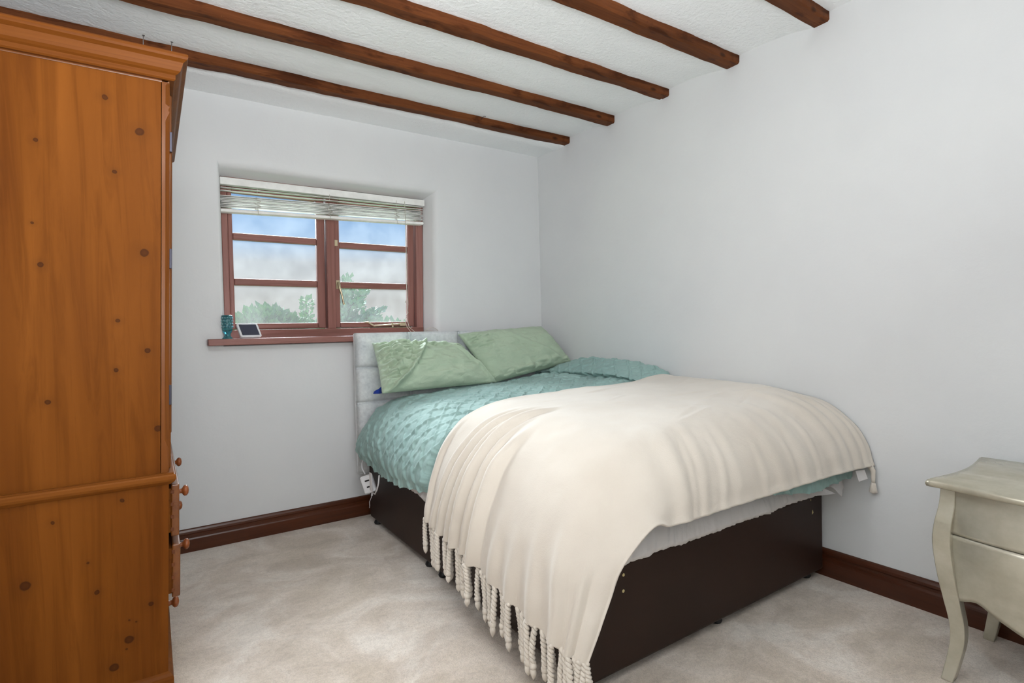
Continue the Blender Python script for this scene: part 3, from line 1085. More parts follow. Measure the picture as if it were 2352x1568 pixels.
def mattress_ring(z_, inset, wave):
    pts = []
    r = 0.09
    per = []
    for cx_, cy_, a0 in ((MX1 - r, MY1 - r, 0), (MX0 + r, MY1 - r, PI / 2), (MX0 + r, MY0 + r, PI), (MX1 - r, MY0 + r, 1.5 * PI)):
        for k in range(9):
            a = a0 + PI / 2 * k / 8
            per.append((cx_ + (r - inset) * math.cos(a), cy_ + (r - inset) * math.sin(a)))
    per.append(per[0])
    per = np.array(per)
    s = np.concatenate([[0], np.cumsum(np.linalg.norm(np.diff(per, axis=0), axis=1))])
    q = np.linspace(0, s[-1], 900, endpoint=False)
    xs, ys = np.interp(q, s, per[:, 0]), np.interp(q, s, per[:, 1])
    for x, y, d in zip(xs, ys, q):
        g = wave * (0.6 + 0.8 * fbm(d * 9, z_ * 4, 1.0) + 3.0 * abs(fbm(d * 26, z_ * 4, 5.0)) - 0.35) if wave else 0.0
        g = max(g, -0.001)
        zz = z_
        if wave and z_ < 0.48:
            side = max(0.0, (1.10 - x) / 0.1)
            zz = z_ + 0.010 * fbm(d * 4, 2.2) - (0.040 * min(1, side) * max(0, 1 - abs(y - 2.05) / 0.75) if z_ < 0.45 else 0.0)
        pts.append((x + g * (-1 if x < 1.7 else 0.2), y - g * (1 if y < 1.6 else 0), zz))
    return pts


MRINGS = [mattress_ring(0.3755, 0.06, 0.0), mattress_ring(0.376, 0.013, 0.0), mattress_ring(0.379, 0.004, 0.009), mattress_ring(0.40, -0.004, 0.011), mattress_ring(0.44, 0.014, 0.009), mattress_ring(0.49, 0.038, 0.005), mattress_ring(0.54, 0.048, 0.002), mattress_ring(0.585, 0.055, 0), mattress_ring(0.60, 0.10, 0)]

# ------------------------------------------------------------------ cream throw
TX = [2.43, 2.30, 2.10, 1.85, 1.60, 1.40, 1.24, 1.12, 1.035, 0.985, 0.965, 0.960]
TZ = [0.815, 0.832, 0.812, 0.802, 0.795, 0.785, 0.765, 0.715, 0.625, 0.51, 0.40, 0.305]


def trow(ys, dz=0.0, dx=0.0, droop=0.0, cap=9.0):
    out = []
    for i, (x, z_) in enumerate(zip(TX, TZ)):
        t = max(0.0, (i - 6) / 5.0)
        y = ys[0] + (ys[1] - ys[0]) * i / 11.0
        out.append((x + dx * t, y, min(z_ + dz * (1 - t), cap) - droop * t))
    return out


trows = [trow((1.995, 2.115)),
         trow((1.80, 1.93), -0.004, 0.0, 0.02),
         trow((1.58, 1.70), -0.010, -0.004, 0.05),
         trow((1.40, 1.46), -0.022, -0.006, 0.085)]
trows.append([(2.43, 1.22, 0.755), (2.30, 1.235, 0.765), (2.10, 1.24, 0.752), (1.85, 1.245, 0.748), (1.60, 1.25, 0.742), (1.40, 1.25, 0.735), (1.24, 1.25, 0.712), (1.13, 1.25, 0.655), (1.045, 1.25, 0.555), (0.990, 1.25, 0.43), (0.965, 1.25, 0.30), (0.957, 1.26, 0.185)])
trows.append([(2.43, 1.115, 0.685), (2.30, 1.13, 0.69), (2.10, 1.14, 0.682), (1.85, 1.145, 0.678), (1.60, 1.15, 0.672), (1.40, 1.15, 0.668), (1.25, 1.15, 0.648), (1.15, 1.155, 0.592), (1.07, 1.16, 0.50), (1.015, 1.17, 0.385), (0.985, 1.185, 0.27), (0.968, 1.20, 0.172)])
trows.append([(2.43, 1.055, 0.60), (2.30, 1.075, 0.605), (2.10, 1.085, 0.598), (1.85, 1.09, 0.596), (1.60, 1.095, 0.594), (1.40, 1.10, 0.592), (1.26, 1.10, 0.580), (1.16, 1.10, 0.545), (1.075, 1.115, 0.455), (1.032, 1.135, 0.35), (1.002, 1.155, 0.25), (0.980, 1.175, 0.160)])
trows.append([(2.43, 1.03, 0.515), (2.30, 1.05, 0.515), (2.10, 1.065, 0.513), (1.85, 1.07, 0.513), (1.60, 1.078, 0.512), (1.40, 1.08, 0.511), (1.255, 1.078, 0.512), (1.175, 1.068, 0.522), (1.088, 1.098, 0.432), (1.055, 1.122, 0.335), (1.026, 1.145, 0.240), (1.000, 1.165, 0.150)])
T, TU, TV = dense(np.swapaxes(np.array(trows, float), 0, 1), 330, 250)
mu, mv = T.shape[:2]
Tn = normals(T)
flipT = Tn[60, 60, 2] < 0
if flipT:
    Tn = -Tn
gu = np.linspace(0, 1, mu)[:, None] * np.ones((1, mv))
gv = np.linspace(0, 1, mv)[None, :] * np.ones((mu, 1))
disp_ = np.zeros((mu, mv))


def pleat(c0, c1, u0, width, amp):
    """a fold that runs from fraction c0 of the width at u0 down to c1 at the fringe"""
    t = np.clip((gu - u0) / (1 - u0), 0, 1)
    c = c0 + (c1 - c0) * t
    w_ = width * (1.25 - 0.25 * t)
    e = np.clip((gu - u0) / 0.14, 0, 1)
    return amp * e * e * (3 - 2 * e) * np.exp(-((gv - c) / w_) ** 2)


for c0, c1, u0, w_, a_ in ((0.20, 0.07, 0.62, 0.016, 0.013), (0.24, 0.13, 0.60, 0.018, 0.016), (0.27, 0.19, 0.62, 0.014, 0.014), (0.31, 0.245, 0.58, 0.018, 0.020), (0.345, 0.30, 0.64, 0.012, 0.011),
                           (0.40, 0.37, 0.68, 0.020, 0.022), (0.02, 0.012, 0.70, 0.012, 0.008), (0.50, 0.48, 0.82, 0.022, 0.009), (0.58, 0.57, 0.84, 0.022, 0.010), (0.66, 0.665, 0.82, 0.022, 0.010), (0.75, 0.76, 0.78, 0.024, 0.012), (0.84, 0.86, 0.8, 0.02, 0.010)):
    disp_ += 1.5 * pleat(c0, c1, u0, w_ * 0.8, a_)
    disp_ -= 0.4 * pleat(c0 + 1.7 * w_, c1 + 1.7 * w_, u0, w_ * 0.8, a_)


def footfold(uc, us, v0, width, amp):
    t = np.clip((gv - v0) / (1 - v0), 0, 1)
    c = uc + us * t
    e = np.clip((gv - v0) / 0.12, 0, 1)
    env = e * e * (3 - 2 * e)
    return amp * env * np.exp(-((gu - c) / width) ** 2)


for uc, us, v0, w_, a_ in ((0.575, 0.05, 0.72, 0.018, 0.017), (0.535, 0.06, 0.74, 0.008, 0.007), (0.50, 0.07, 0.70, 0.012, 0.009), (0.455, 0.06, 0.76, 0.008, 0.006), (0.42, 0.05, 0.72, 0.012, 0.006), (0.36, 0.03, 0.80, 0.009, 0.005),
                           (0.315, 0.02, 0.66, 0.016, 0.007), (0.275, 0.01, 0.78, 0.007, 0.004), (0.235, 0.01, 0.60, 0.014, 0.008), (0.185, 0.01, 0.74, 0.008, 0.006), (0.135, -0.01, 0.55, 0.014, 0.011), (0.095, -0.01, 0.66, 0.009, 0.008), (0.055, -0.005, 0.60, 0.010, 0.010), (0.025, -0.005, 0.72, 0.006, 0.007)):
    a_ *= 0.62
    disp_ += footfold(uc, us, v0, w_ * 1.15, a_)
    disp_ -= 0.4 * footfold(uc + 1.8 * w_, us, v0, w_ * 1.2, a_)
gath = np.sin(gu * TU / 0.0135 + 6 * vnoise((mu, mv), 30, 41)) * np.clip(0.5 + vnoise((mu, mv), 18, 42), 0, 1)
disp_ += 0.0022 * gath * np.clip((gv - 0.90) / 0.08, 0, 1) * np.clip((0.62 - gu) / 0.05, 0, 1)
rng = np.random.RandomState(5)
for _ in range(26):          # fine drag creases on the top
    c, d0, l, ang = rng.uniform(0.05, 0.6), rng.uniform(0.1, 0.75), rng.uniform(0.04, 0.14), rng.uniform(-0.5, 0.5)
    a = (gu - c) * TU * math.cos(ang) + (gv - d0) * TV * math.sin(ang)
    b2 = -(gu - c) * TU * math.sin(ang) + (gv - d0) * TV * math.cos(ang)
    disp_ += rng.uniform(-0.003, 0.0035) * np.exp(-(a / (l * 1.3)) ** 2 - (b2 / 0.012) ** 2)
disp_ += 0.0045 * vnoise((mu, mv), 32, 21) + 0.0016 * vnoise((mu, mv), 11, 22)
hem = np.exp(-((1 - gv) / 0.012) ** 2) + 0.8 * np.exp(-(gv / 0.01) ** 2)
disp_ += 0.0035 * hem
T = T + Tn * (disp_ + 0.004)[..., None]
T[..., 0] = np.minimum(T[..., 0], XR - 0.003)
# ------------------------------------------------------------------ pillows
PILLOWS = []


def pillow(tl, tr, br, bl, thick, seed, amp, name, label, material, sag=0.0):
    tl, tr, br, bl = [np.array(p, float) for p in (tl, tr, br, bl)]
    n = 120
    u = np.linspace(-1, 1, n)
    U, V = np.meshgrid(u, u, indexing='ij')
    a, b = (U + 1) / 2, (V + 1) / 2
    base = (bl * ((1 - a) * (1 - b))[..., None] + br * (a * (1 - b))[..., None] + tr * (a * b)[..., None] + tl * ((1 - a) * b)[..., None])
    # pinch the sides in a little between the corners
    mid = base.mean((0, 1))
    base = base + (mid - base) * (0.025 * ((1 - U ** 2) * np.abs(V) ** 3 + (1 - V ** 2) * np.abs(U) ** 3))[..., None]
    nrm = np.cross(br - bl, tl - bl)
    nrm /= np.linalg.norm(nrm)
    if nrm[1] > 0:
        nrm = -nrm
    prof = ((1 - np.abs(U) ** 3.2) * (1 - np.abs(V) ** 3.2)) ** 0.55
    lump = 1 + 0.18 * vnoise((n, n), 36, seed) - 0.25 * sag * (b > 0.5) * (b - 0.5)
    wr = vnoise((n, n), 6, seed + 1) * 0.35 + vnoise((n, n), 13, seed + 2) * 0.6
    edge = np.clip((1 - np.maximum(np.abs(U), np.abs(V))) / 0.08, 0, 1)
    h = thick * prof * lump
    if sag:
        # a folded flap: crumpled corner to one side of a raised seam, smoother cloth on the other
        line = 0.04 + 0.50 * b ** 0.75
        dd = a - line
        left = 1 / (1 + np.exp(dd / 0.015))
        crump = np.abs(vnoise((n, n), 6, seed + 5)) * 1.1 + np.abs(vnoise((n, n), 11, seed + 6)) * 1.4 - 0.6
        seam = np.exp(-(dd / 0.022) ** 2) * (b < 0.95)
        line2 = 0.97 - 0.22 * b ** 1.4
        seam2 = np.exp(-((a - line2) / 0.02) ** 2) * (b < 0.8)
        shrug = np.exp(-((b - 0.86) / 0.07) ** 2) * (a > 0.35) * vnoise((n, n), 7, seed + 7)
        h = h + amp * edge * (0.55 * wr * (1 - left) + 1.3 * crump * left + 1.4 * seam + 0.9 * seam2 + 1.2 * shrug)
    else:
        near = np.exp(-((a - 0.05) ** 2 + (b - 0.75) ** 2) / 0.05)
        crease = np.abs(vnoise((n, n), 5, seed + 5)) * 1.6 - 0.5
        low = np.exp(-((b - 0.06) / 0.10) ** 2)
        diag = np.exp(-((a - (0.35 + 0.55 * (1 - b))) / 0.03) ** 2) * 0.5
        h = h + amp * edge * (0.55 * wr + 1.2 * crease * near + 1.0 * low * np.abs(vnoise((n, n), 9, seed + 8)) * 1.6 + diag)
    front = base + nrm * h[..., None]
    back = base - nrm * (thick * 0.45 * prof)[..., None]
    mb = MB().grid(front, True, False)
    off = len(mb.v)
    mb.grid(back, True, True)
    ring = [(0, j) for j in range(n - 1)] + [(i, n - 1) for i in range(n - 1)] + [(n - 1, j) for j in range(n - 1, 0, -1)] + [(i, 0) for i in range(n - 1, 0, -1)]
    fs = []
    idx = [i * n + j for i, j in ring]
    bm_v = mb.v
    o = None
    me_o = thing(name, (float(mid[0]), float(mid[1]), float(min(bl[2], br[2]))), label, 'pillow', 'pillows against the headboard')
    po = build('pillowcase', mb, material, me_o)
    bm = bmesh.new()
    bm.from_mesh(po.data)
    bmesh.ops.remove_doubles(bm, verts=bm.verts, dist=1e-5)
    bmesh.ops.recalc_face_normals(bm, faces=bm.faces)
    bm.to_mesh(po.data)
    bm.free()
    PILLOWS.append(po)
    return me_o


pillow((1.605, 3.03, 1.088), (2.275, 3.05, 1.128), (2.42, 2.90, 0.872), (1.74, 2.86, 0.778), 0.095, 60, 0.018, 'pillow', 'smooth sage green pillow upright in the bed corner by the bare wall', M_PILLOW)
pillow((1.045, 3.01, 1.05), (1.60, 2.995, 1.03), (1.765, 2.83, 0.786), (1.030, 2.83, 0.778), 0.095, 80, 0.026, 'pillow', 'crumpled sage pillow with creased teal corner, nearer the window', M_PILLOW, 1.0)
# ------------------------------------------------------------------ duvet
# rows along the bed (head to foot), columns from the wall to the hanging left hem
cols = []


def duvet_row(y, lift=0.0, zoff=0.0, hem=0.38, left=0.0, fold=1.0):
    f = fold
    return [(2.428, y, 0.84 + 0.03 * f + zoff), (2.36, y, 0.845 + 0.05 * f + zoff), (2.26, y, 0.835 + 0.035 * f + zoff), (2.195, y, 0.825 + 0.012 * f + zoff), (2.215, y, 0.815 + zoff),
            (2.10, y, 0.805 + zoff), (1.85, y, 0.785 + lift + zoff), (1.55, y, 0.775 + lift + zoff), (1.30, y, 0.755 + zoff), (1.12, y, 0.715 + zoff), (1.02, y, 0.645 + zoff),
            (0.965 + left, y, 0.555 + zoff * 0.5), (0.948 + left, y, 0.465), (0.968 + left, y, hem)]


rows = [duvet_row(3.03, -0.02, -0.02, 0.412, -0.005, 0.4), duvet_row(2.90, 0.0, -0.004, 0.392, -0.005, 0.6), duvet_row(2.72, 0, 0, 0.366, 0, 1.1), duvet_row(2.50, 0, 0, 0.372, 0, 1.2), duvet_row(2.30, 0, 0, 0.398, 0, 1.0),
        duvet_row(2.12, 0, -0.012, 0.42, 0.005, 0.6), duvet_row(2.0, 0, -0.030, 0.45, 0.03, 0.3), duvet_row(1.8, 0, -0.032, 0.47, 0.035, 0.0), duvet_row(1.6, 0, -0.036, 0.48, 0.035, 0.0), duvet_row(1.40, 0, -0.048, 0.49, 0.04, 0.0)]


def squash(row, y, cap, ys=None):
    out = []
    for (x, _, z_) in row:
        x2 = max(x, 1.03 + 0.0)
        t = max(0.0, (1.25 - x) / 0.28)
        out.append((max(x, 1.045), y + 0.06 * min(1, t), min(z_, cap) if x > 1.2 else min(z_, cap - 0.03)))
    return out


r_ = duvet_row(1.3, 0, -0.06, 0.50, 0.06, 0.0)
rows.append([(max(x, 1.04), 1.26, z_) for x, _, z_ in r_])
rows.append(squash(r_, 1.165, 0.70))
rows.append(squash(r_, 1.110, 0.62))
rows.append(squash(r_, 1.090, 0.57))
lo_ = squash(r_, 1.098, 0.52)
rows.append([(x, y + (0.03 if x < 1.7 else 0.0), (0.56 if x < 1.62 else 0.56 - 0.105 * min(1.0, (x - 1.62) / 0.35)) - (0.03 if x < 1.2 else 0)) for x, y, z_ in lo_])
D, LU, LV = dense(np.swapaxes(np.array(rows, float), 0, 1), 440, 500)
nu, nv = D.shape[:2]
Dn = normals(D)
if Dn[180, 180, 2] < 0:
    Dn = -Dn
su = np.linspace(0, LU, nu)[:, None]
sv = np.linspace(0, LV, nv)[None, :]
wob = 0.016 * vnoise((nu, nv), 40, 3)
wob2 = 0.016 * vnoise((nu, nv), 40, 4)
p1 = (su + sv) / math.sqrt(2) + wob
p2 = (su - sv) / math.sqrt(2) + wob2
PITCH = 0.070


def ridge(p, w_):
    q = np.abs(((p / PITCH) % 1.0) - 0.5) * PITCH       # distance to the nearest tuck line
    return np.exp(-(q / w_) ** 2)


# each tuck is a short raised dash between crossings, stronger one way than the other
d1 = np.abs(np.sin(PI * (p2 / PITCH + 0.0))) ** 0.35
d2 = np.abs(np.sin(PI * (p1 / PITCH + 0.0))) ** 0.35
strength1 = np.clip(0.75 + 0.6 * vnoise((nu, nv), 18, 9), 0.15, 1.2)
strength2 = np.clip(0.85 + 0.5 * vnoise((nu, nv), 18, 10), 0.1, 1.0)
quilt = np.maximum(ridge(p1, 0.0068) * strength1 * d1, ridge(p2, 0.0064) * strength2 * d2)
puff = (1 - ridge(p1, 0.019)) * (1 - ridge(p2, 0.019))
twill = vnoise((nu, nv), 3, 31)
rough = vnoise((nu, nv), 8, 11) * 0.0022 + vnoise((nu, nv), 18, 12) * 0.004 + vnoise((nu, nv), 50, 13) * 0.010
head_fade = np.clip((sv - 0.02) / 0.2, 0, 1)
D = D + Dn * ((0.014 * quilt + 0.004 * puff + 0.0009 * twill) * (0.45 + 0.55 * head_fade) + rough)[..., None]
D[..., 0] = np.minimum(D[..., 0], XR - 0.004)


def push_below(V, S, Sn, gap, reach=0.25):
    """keep the points V at least `gap` under the surface S (grid with outward normals Sn)"""
    from mathutils import kdtree
    pts, nn = S.reshape(-1, 3), Sn.reshape(-1, 3)
    kd = kdtree.KDTree(len(pts))
    for i, p in enumerate(pts):
        kd.insert(p, i)
    kd.balance()
    W = V.reshape(-1, 3)
    for i in range(len(W)):
        p = W[i]
        _, k, dist = kd.find(p)
        if dist > reach:
            continue
        d = float((p - pts[k]).dot(nn[k]))
        tang = math.sqrt(max(0.0, dist * dist - d * d))
        if tang < 0.03 and d > -gap:
            W[i] = p - nn[k] * (d + gap)
    return W.reshape(V.shape)


TS = smooth2v(T, 3)
TSn = normals(TS)
if TSn[60, 60, 2] < 0:
    TSn = -TSn
D = push_below(D, TS, TSn, 0.018)
TN = normals(T)
if TN[60, 60, 2] < 0:
    TN = -TN
for _ in range(2):
    D = push_below(D, T, TN, 0.023)
# the pillows press the duvet down
from mathutils.bvhtree import BVHTree
for po in PILLOWS:
    lo = ORG[po.name]
    bv = BVHTree.FromPolygons([v.co + lo for v in po.data.vertices], [tuple(p.vertices) for p in po.data.polygons])
    for i in range(nu):
        for j in range(nv):
            p = D[i, j]
            if p[1] < 2.70 or p[2] < 0.6:
                continue
            hit = bv.ray_cast(Vector((p[0], p[1], 0.3)), Vector((0, 0, 1)))
            if hit[0] is not None:
                p[2] = min(p[2], hit[0].z - 0.010)
            else:
                nr = bv.find_nearest(Vector(p), 0.016)
                if nr[0] is not None:
                    p[2] -= 0.016 - nr[3]
Dm = smooth2v(D, 2)
Dmn = normals(Dm)
if Dmn[180, 180, 2] < 0:
    Dmn = -Dmn
MV = np.array(MRINGS, float)
near_ = MV[..., 1] < 1.5
MV[3][..., 0] = np.where(near_[3], np.maximum(MV[3][..., 0], 1.025), MV[3][..., 0])
MV[4:, :, 0] = np.where(near_[4:], np.maximum(MV[4:, :, 0], 1.08), MV[4:, :, 0])
MV[4:] = push_below(push_below(MV[4:].copy(), Dm[::2, ::2], Dmn[::2, ::2], 0.044), TS, TSn, 0.045)
MV[4:, :, 0] = np.where(near_[4:], np.maximum(MV[4:, :, 0], 1.085), MV[4:, :, 0])
MV[..., 2] = np.minimum(MV[..., 2], np.array(MRINGS)[..., 2])
build('fitted_sheet', MB().loft([[tuple(p) for p in r] for r in MV]), M_SHEET, mat_)
top('duvet', MB().grid(D, True, Dn[180, 180, 2] < 0), M_DUVET, 'sage teal duvet with pinched diamond quilting spread over the bed', 'duvet', origin=(1.72, 2.15, 0.62), solid=0.0)

# small scallops on the fringe edge
NT = 39
edge = np.abs(np.sin(PI * NT * gv[0]))
T[-1, :, 2] -= 0.007 * (edge - 1)
T[-2, :, 2] -= 0.003 * (edge - 1)
T_GRID = T
throw = top('throw_blanket', MB().grid(T, True, flipT), M_THROW, 'cream fleece throw with twisted fringe draped over the bed foot', 'blanket', origin=(1.5, 1.5, 0.8), solid=0.007)


def tassel_mesh(seed, ln):
    r = random.Random(seed)
    mb = MB()
    k = 26
    bend = [r.uniform(-0.008, 0.008) for _ in range(4)]

    def axis(t):
        return Vector((bend[0] * math.sin(3 * t) + bend[1] * t, bend[2] * math.sin(2.6 * t) + bend[3] * t, -ln * t))
    for s in (0, PI):
        pts, rad = [], []
        for i in range(k):
            t = i / (k - 1)
            a = s + t * 2 * PI * 4.2
            rr = 0.0052
            pts.append(axis(t * 0.84) + Vector((rr * math.cos(a), rr * math.sin(a), 0)))
            rad.append(0.0062 + 0.0008 * math.sin(i * 2.7 + seed))
        mb.tube(pts, rad, 7)
    p0 = axis(0.84)
    mb.lathe([(0.0, 0.012), (0.009, 0.009), (0.0125, 0.0), (0.011, -0.008), (0.008, -0.011)], p0, n=10)
    rings = []
    for q, rr in ((-0.008, 0.008), (-0.02, 0.011), (-0.03, 0.009), (-0.036 - 0.01 * r.random(), 0.001)):
        rings.append([p0 + Vector((rr * math.cos(2 * PI * j / 9) * (1 + 0.2 * math.sin(j * 3.1)), rr * math.sin(2 * PI * j / 9), q + 0.003 * math.sin(j * 2.3 + seed))) for j in range(9)])
    mb.loft(rings)
    me = bpy.data.meshes.new('fringe_tassel')
    me.from_pydata([tuple(v) for v in mb.v], [], mb.f)
    me.polygons.foreach_set('use_smooth', mb.s)
    me.materials.append(M_THROW)
    me.update()
    return me


TM = [tassel_mesh(i, ln) for i, ln in enumerate((0.130, 0.138, 0.145, 0.150, 0.135, 0.142))]
og = ORG[throw.name]
for i in range(NT):
    j = int(round((i + 0.5 * 0) / (NT - 1) * (mv - 1)))
    p = Vector(T[-1, j])
    t = bpy.data.objects.new('fringe_tassel', TM[(i * 5 + i // 6) % 6])
    COL.objects.link(t)
    t.parent = throw
    sc = min(1.0, (p.z - 0.004) / 0.175)
    t.location = Vector((p.x + random.uniform(-0.006, 0.002), p.y, p.z + 0.006)) - og
    t.rotation_euler = (random.uniform(-0.06, 0.06), random.uniform(-0.02, 0.03), random.uniform(0, 6.2))
    t.scale = (1, 1, sc)
# the twisted corner and a tassel where the hem meets the wall
cm = MB()
cm.tube([(2.405, 1.035, 0.53), (2.418, 1.022, 0.50), (2.410, 1.018, 0.468), (2.415, 1.02, 0.45)], [0.012, 0.010, 0.008, 0.007], 8)
cm.lathe([(0.006, 0.012), (0.010, 0.0), (0.012, -0.012), (0.015, -0.03), (0.004, -0.036)], (2.414, 1.02, 0.445), n=9)
build('fringe_tassel', cm, M_THROW, throw)
# sewn-in care tag
build('care_tag', MB().add([(2.335, 1.05, 0.508), (2.375, 1.035, 0.508), (2.392, 1.03, 0.470), (2.352, 1.045, 0.462), (2.335, 1.052, 0.508), (2.375, 1.037, 0.508), (2.392, 1.032, 0.470), (2.352, 1.047, 0.462)],
                           [(0, 1, 2, 3), (7, 6, 5, 4), (0, 4, 5, 1), (1, 5, 6, 2), (2, 6, 7, 3), (3, 7, 4, 0)]), M_SHEET, throw, label='white sewn-in care tag')


# loose tongue of the white under-sheet hanging at the foot by the wall
def tongue():
    P = np.zeros((26, 14, 3))
    for i in range(26):
        u = i / 25
        for j in range(14):
            v = j / 13
            low = 0.40 + 0.02 * math.sin(u * 5) - 0.012 * math.sin(u * 11) + (0.03 * abs(u - 0.6))
            P[i, j] = (2.20 + 0.225 * u, 1.155 - 0.03 * v - 0.012 * math.sin(u * 9 + v * 2), 0.50 + (low - 0.50) * v)
    return P


top('under_sheet', MB().grid(tongue(), True, False), M_SHEET, 'crumpled corner of white sheet hanging below the throw near the wall', 'sheet', origin=(2.3, 1.15, 0.42), solid=0.002)


# corner of blue cloth under the crumpled pillow
P = np.zeros((10, 8, 3))
for i in range(10):
    for j in range(8):
        P[i, j] = (1.052 + 0.055 * i / 9, 3.025 - 0.012 * j / 7 + 0.006 * math.sin(i * 0.9), 0.758 + (0.012 + 0.034 * i / 9) * j / 7)
top('blue_cloth', MB().grid(P, True, True), M_BLUE, 'small corner of bright blue cloth peeping out beside the crumpled pillow', 'cloth', origin=(1.08, 3.02, 0.765), solid=0.004)

# ------------------------------------------------------------------ extension lead hanging at the head of the divan
ext = thing('extension_lead', (0.975, 3.0, 0.30), 'white extension block hanging by its cable beside the dark divan', 'extension lead')


def eplace(p):
    a = math.radians(-18)
    y, z_ = p[1], p[2]
    y2, z2 = y * math.cos(a) - z_ * math.sin(a), y * math.sin(a) + z_ * math.cos(a)
    b = math.radians(48)
    return (0.968 + p[0] * math.cos(b) - y2 * math.sin(b), 2.935 + p[0] * math.sin(b) + y2 * math.cos(b), 0.288 + z2)


build('socket_block', boxm(-0.016, 0.012, -0.030, 0.040, -0.048, 0.050), M_WHITE, ext, 0.010, 4, eplace)
for zz in (0.022, -0.012):
    build('usb_slot', boxm(-0.0175, -0.012, -0.012, 0.014, zz - 0.004, zz + 0.004), M_BLACK, ext, 0.001, 1, eplace, 'black slot in the block')
build('cable', MB().tube([(0.985, 3.075, 0.42), (0.975, 3.078, 0.37), (0.968, 3.055, 0.345), (0.966, 3.01, 0.332), (0.955, 2.97, 0.335)], 0.0035, 8).tube([(0.975, 2.915, 0.243), (0.972, 2.865, 0.248), (0.970, 2.825, 0.28), (0.970, 2.80, 0.32), (0.973, 2.795, 0.362)], 0.004, 8), M_WHITE, ext)
build('hanging_strap', boxm(0.958, 0.961, 2.872, 2.908, 0.262, 0.358), M_SHEET, ext, 0.001, label='grey white strap over the block')
build('charging_cable', MB().tube([(0.975, 2.915, 0.243), (0.972, 2.915, 0.226)], 0.0045, 8).tube([(0.972, 2.915, 0.226), (0.972, 2.935, 0.205), (0.970, 2.952, 0.185), (0.970, 2.95, 0.165), (0.970, 2.955, 0.15)], 0.0018, 6), M_WHITE, ext)

ext.location.y -= 0.045

# ------------------------------------------------------------------ nightstand
ns = thing('nightstand', (2.2, 0.43, 0.0), 'champagne silver bombe nightstand with curved legs against the bare wall', 'nightstand')
NY0, NY1, NX0, NX1 = 0.205, 0.655, 1.995, 2.375


def nfront(y, z_):   # bow of the front towards the room
    t = (y - NY0) / (NY1 - NY0)
    s = math.sin(PI * min(1, max(0, t)))
    q = (z_ - 0.25) / 0.35
    return NX0 - 0.026 * max(0.0, s - 0.22) - 0.012 * math.sin(PI * min(1, max(0, q))) * s + 0.004


# top with serpentine outline
out = []
K = 40
for k in range(K + 1):
    t = k / K
    y = NY1 + 0.028 - t * (NY1 - NY0 + 0.056)
    e = abs(2 * t - 1)
    x = 1.952 - 0.030 * math.cos(PI * t * 2 - PI) * 0.5 - 0.012 + 0.018 * (e ** 6) * 0
    out.append((x, y))
ys_ = NY0 - 0.028
side = []
for k in range(1, 13):
    t = k / 12
    x = out[-1][0] + (2.412 - out[-1][0]) * t
    side.append((x, ys_ + 0.022 * math.sin(PI * t) * (1 if t < 1 else 0)))
side2 = [(x, NY1 + 0.028 - (y - ys_)) for x, y in side[::-1]]
loop = out + side + side2
cxm, cym = 2.18, 0.43
rings = []
for ins, z_ in ((0.012, 0.596), (0.003, 0.599), (0.0, 0.606), (0.001, 0.613), (0.006, 0.618), (0.012, 0.619), (0.014, 0.622)):
    rr = []
    for x, y in loop:
        d = Vector((x - cxm, y - cym))
        l = d.length
        d *= (l - ins) / l
        rr.append((min(cxm + d.x, 2.42), cym + d.y, z_))
    rings.append(rr)
build('top_board', MB().loft(rings), M_SILVER, ns)


# legs: lofted cabriole posts
def leg(x, y, sy, front):
    rings = []
    for z_, dy, dx, w_ in ((0.0, 0.006, 0.004, 0.030), (0.05, -0.002, 0.014, 0.033), (0.12, -0.012, 0.020, 0.036), (0.18, -0.012, 0.016, 0.038), (0.25, -0.002, 0.004, 0.041), (0.33, 0.010, -0.008, 0.044), (0.42, 0.019, -0.014, 0.046), (0.48, 0.016, -0.010, 0.044), (0.54, 0.006, 0.0, 0.040), (0.597, 0.002, 0.004, 0.036)):
        if not front:
            dx = -dx * 0.4
        yo = y + sy * dy                 # outer edge
        yi = yo - sy * w_
        xo = x + (dx if front else dx)
        xi = xo + (0.036 if front else -0.03)
        a, b = (xo, xi) if front else (xi, xo)
        rings.append([(a, min(yo, yi), z_), (b, min(yo, yi), z_), (b, max(yo, yi), z_), (a, max(yo, yi), z_)])
    P = np.array(rings)
    Q = cr_axis(P, np.linspace(0, 1, 40), 40)
    return MB().loft([[tuple(p) for p in r] for r in Q], True)


for x, y, sy, fr in ((NX0 - 0.006, NY1, 1, True), (NX0 - 0.006, NY0, -1, True), (2.392, NY1, 1, False), (2.392, NY0, -1, False)):
    o = build('leg', leg(x, y, sy, fr), M_SILVER, ns, 0.003, 2)
    for p in o.data.polygons:
        p.use_smooth = False
LI = NY1 - 0.036


def front_sheet(za, zb, ya, yb, thick=0.016, apron=False):
    n, m = 30, 16
    F = np.zeros((n, m, 3))
    for i in range(n):
        y = ya + (yb - ya) * i / (n - 1)
        t = (y - NY0 - 0.03) / (NY1 - NY0 - 0.06)
        for j in range(m):
            lo = za
            if apron:
                e = abs(2 * t - 1)
                lo = 0.255 + 0.018 * math.exp(-((e - 0.72) / 0.16) ** 2) - 0.042 * math.exp(-(e / 0.42) ** 2)
            z_ = lo + (zb - lo) * j / (m - 1)
            F[i, j] = (nfront(y, z_), y, z_)
    return F


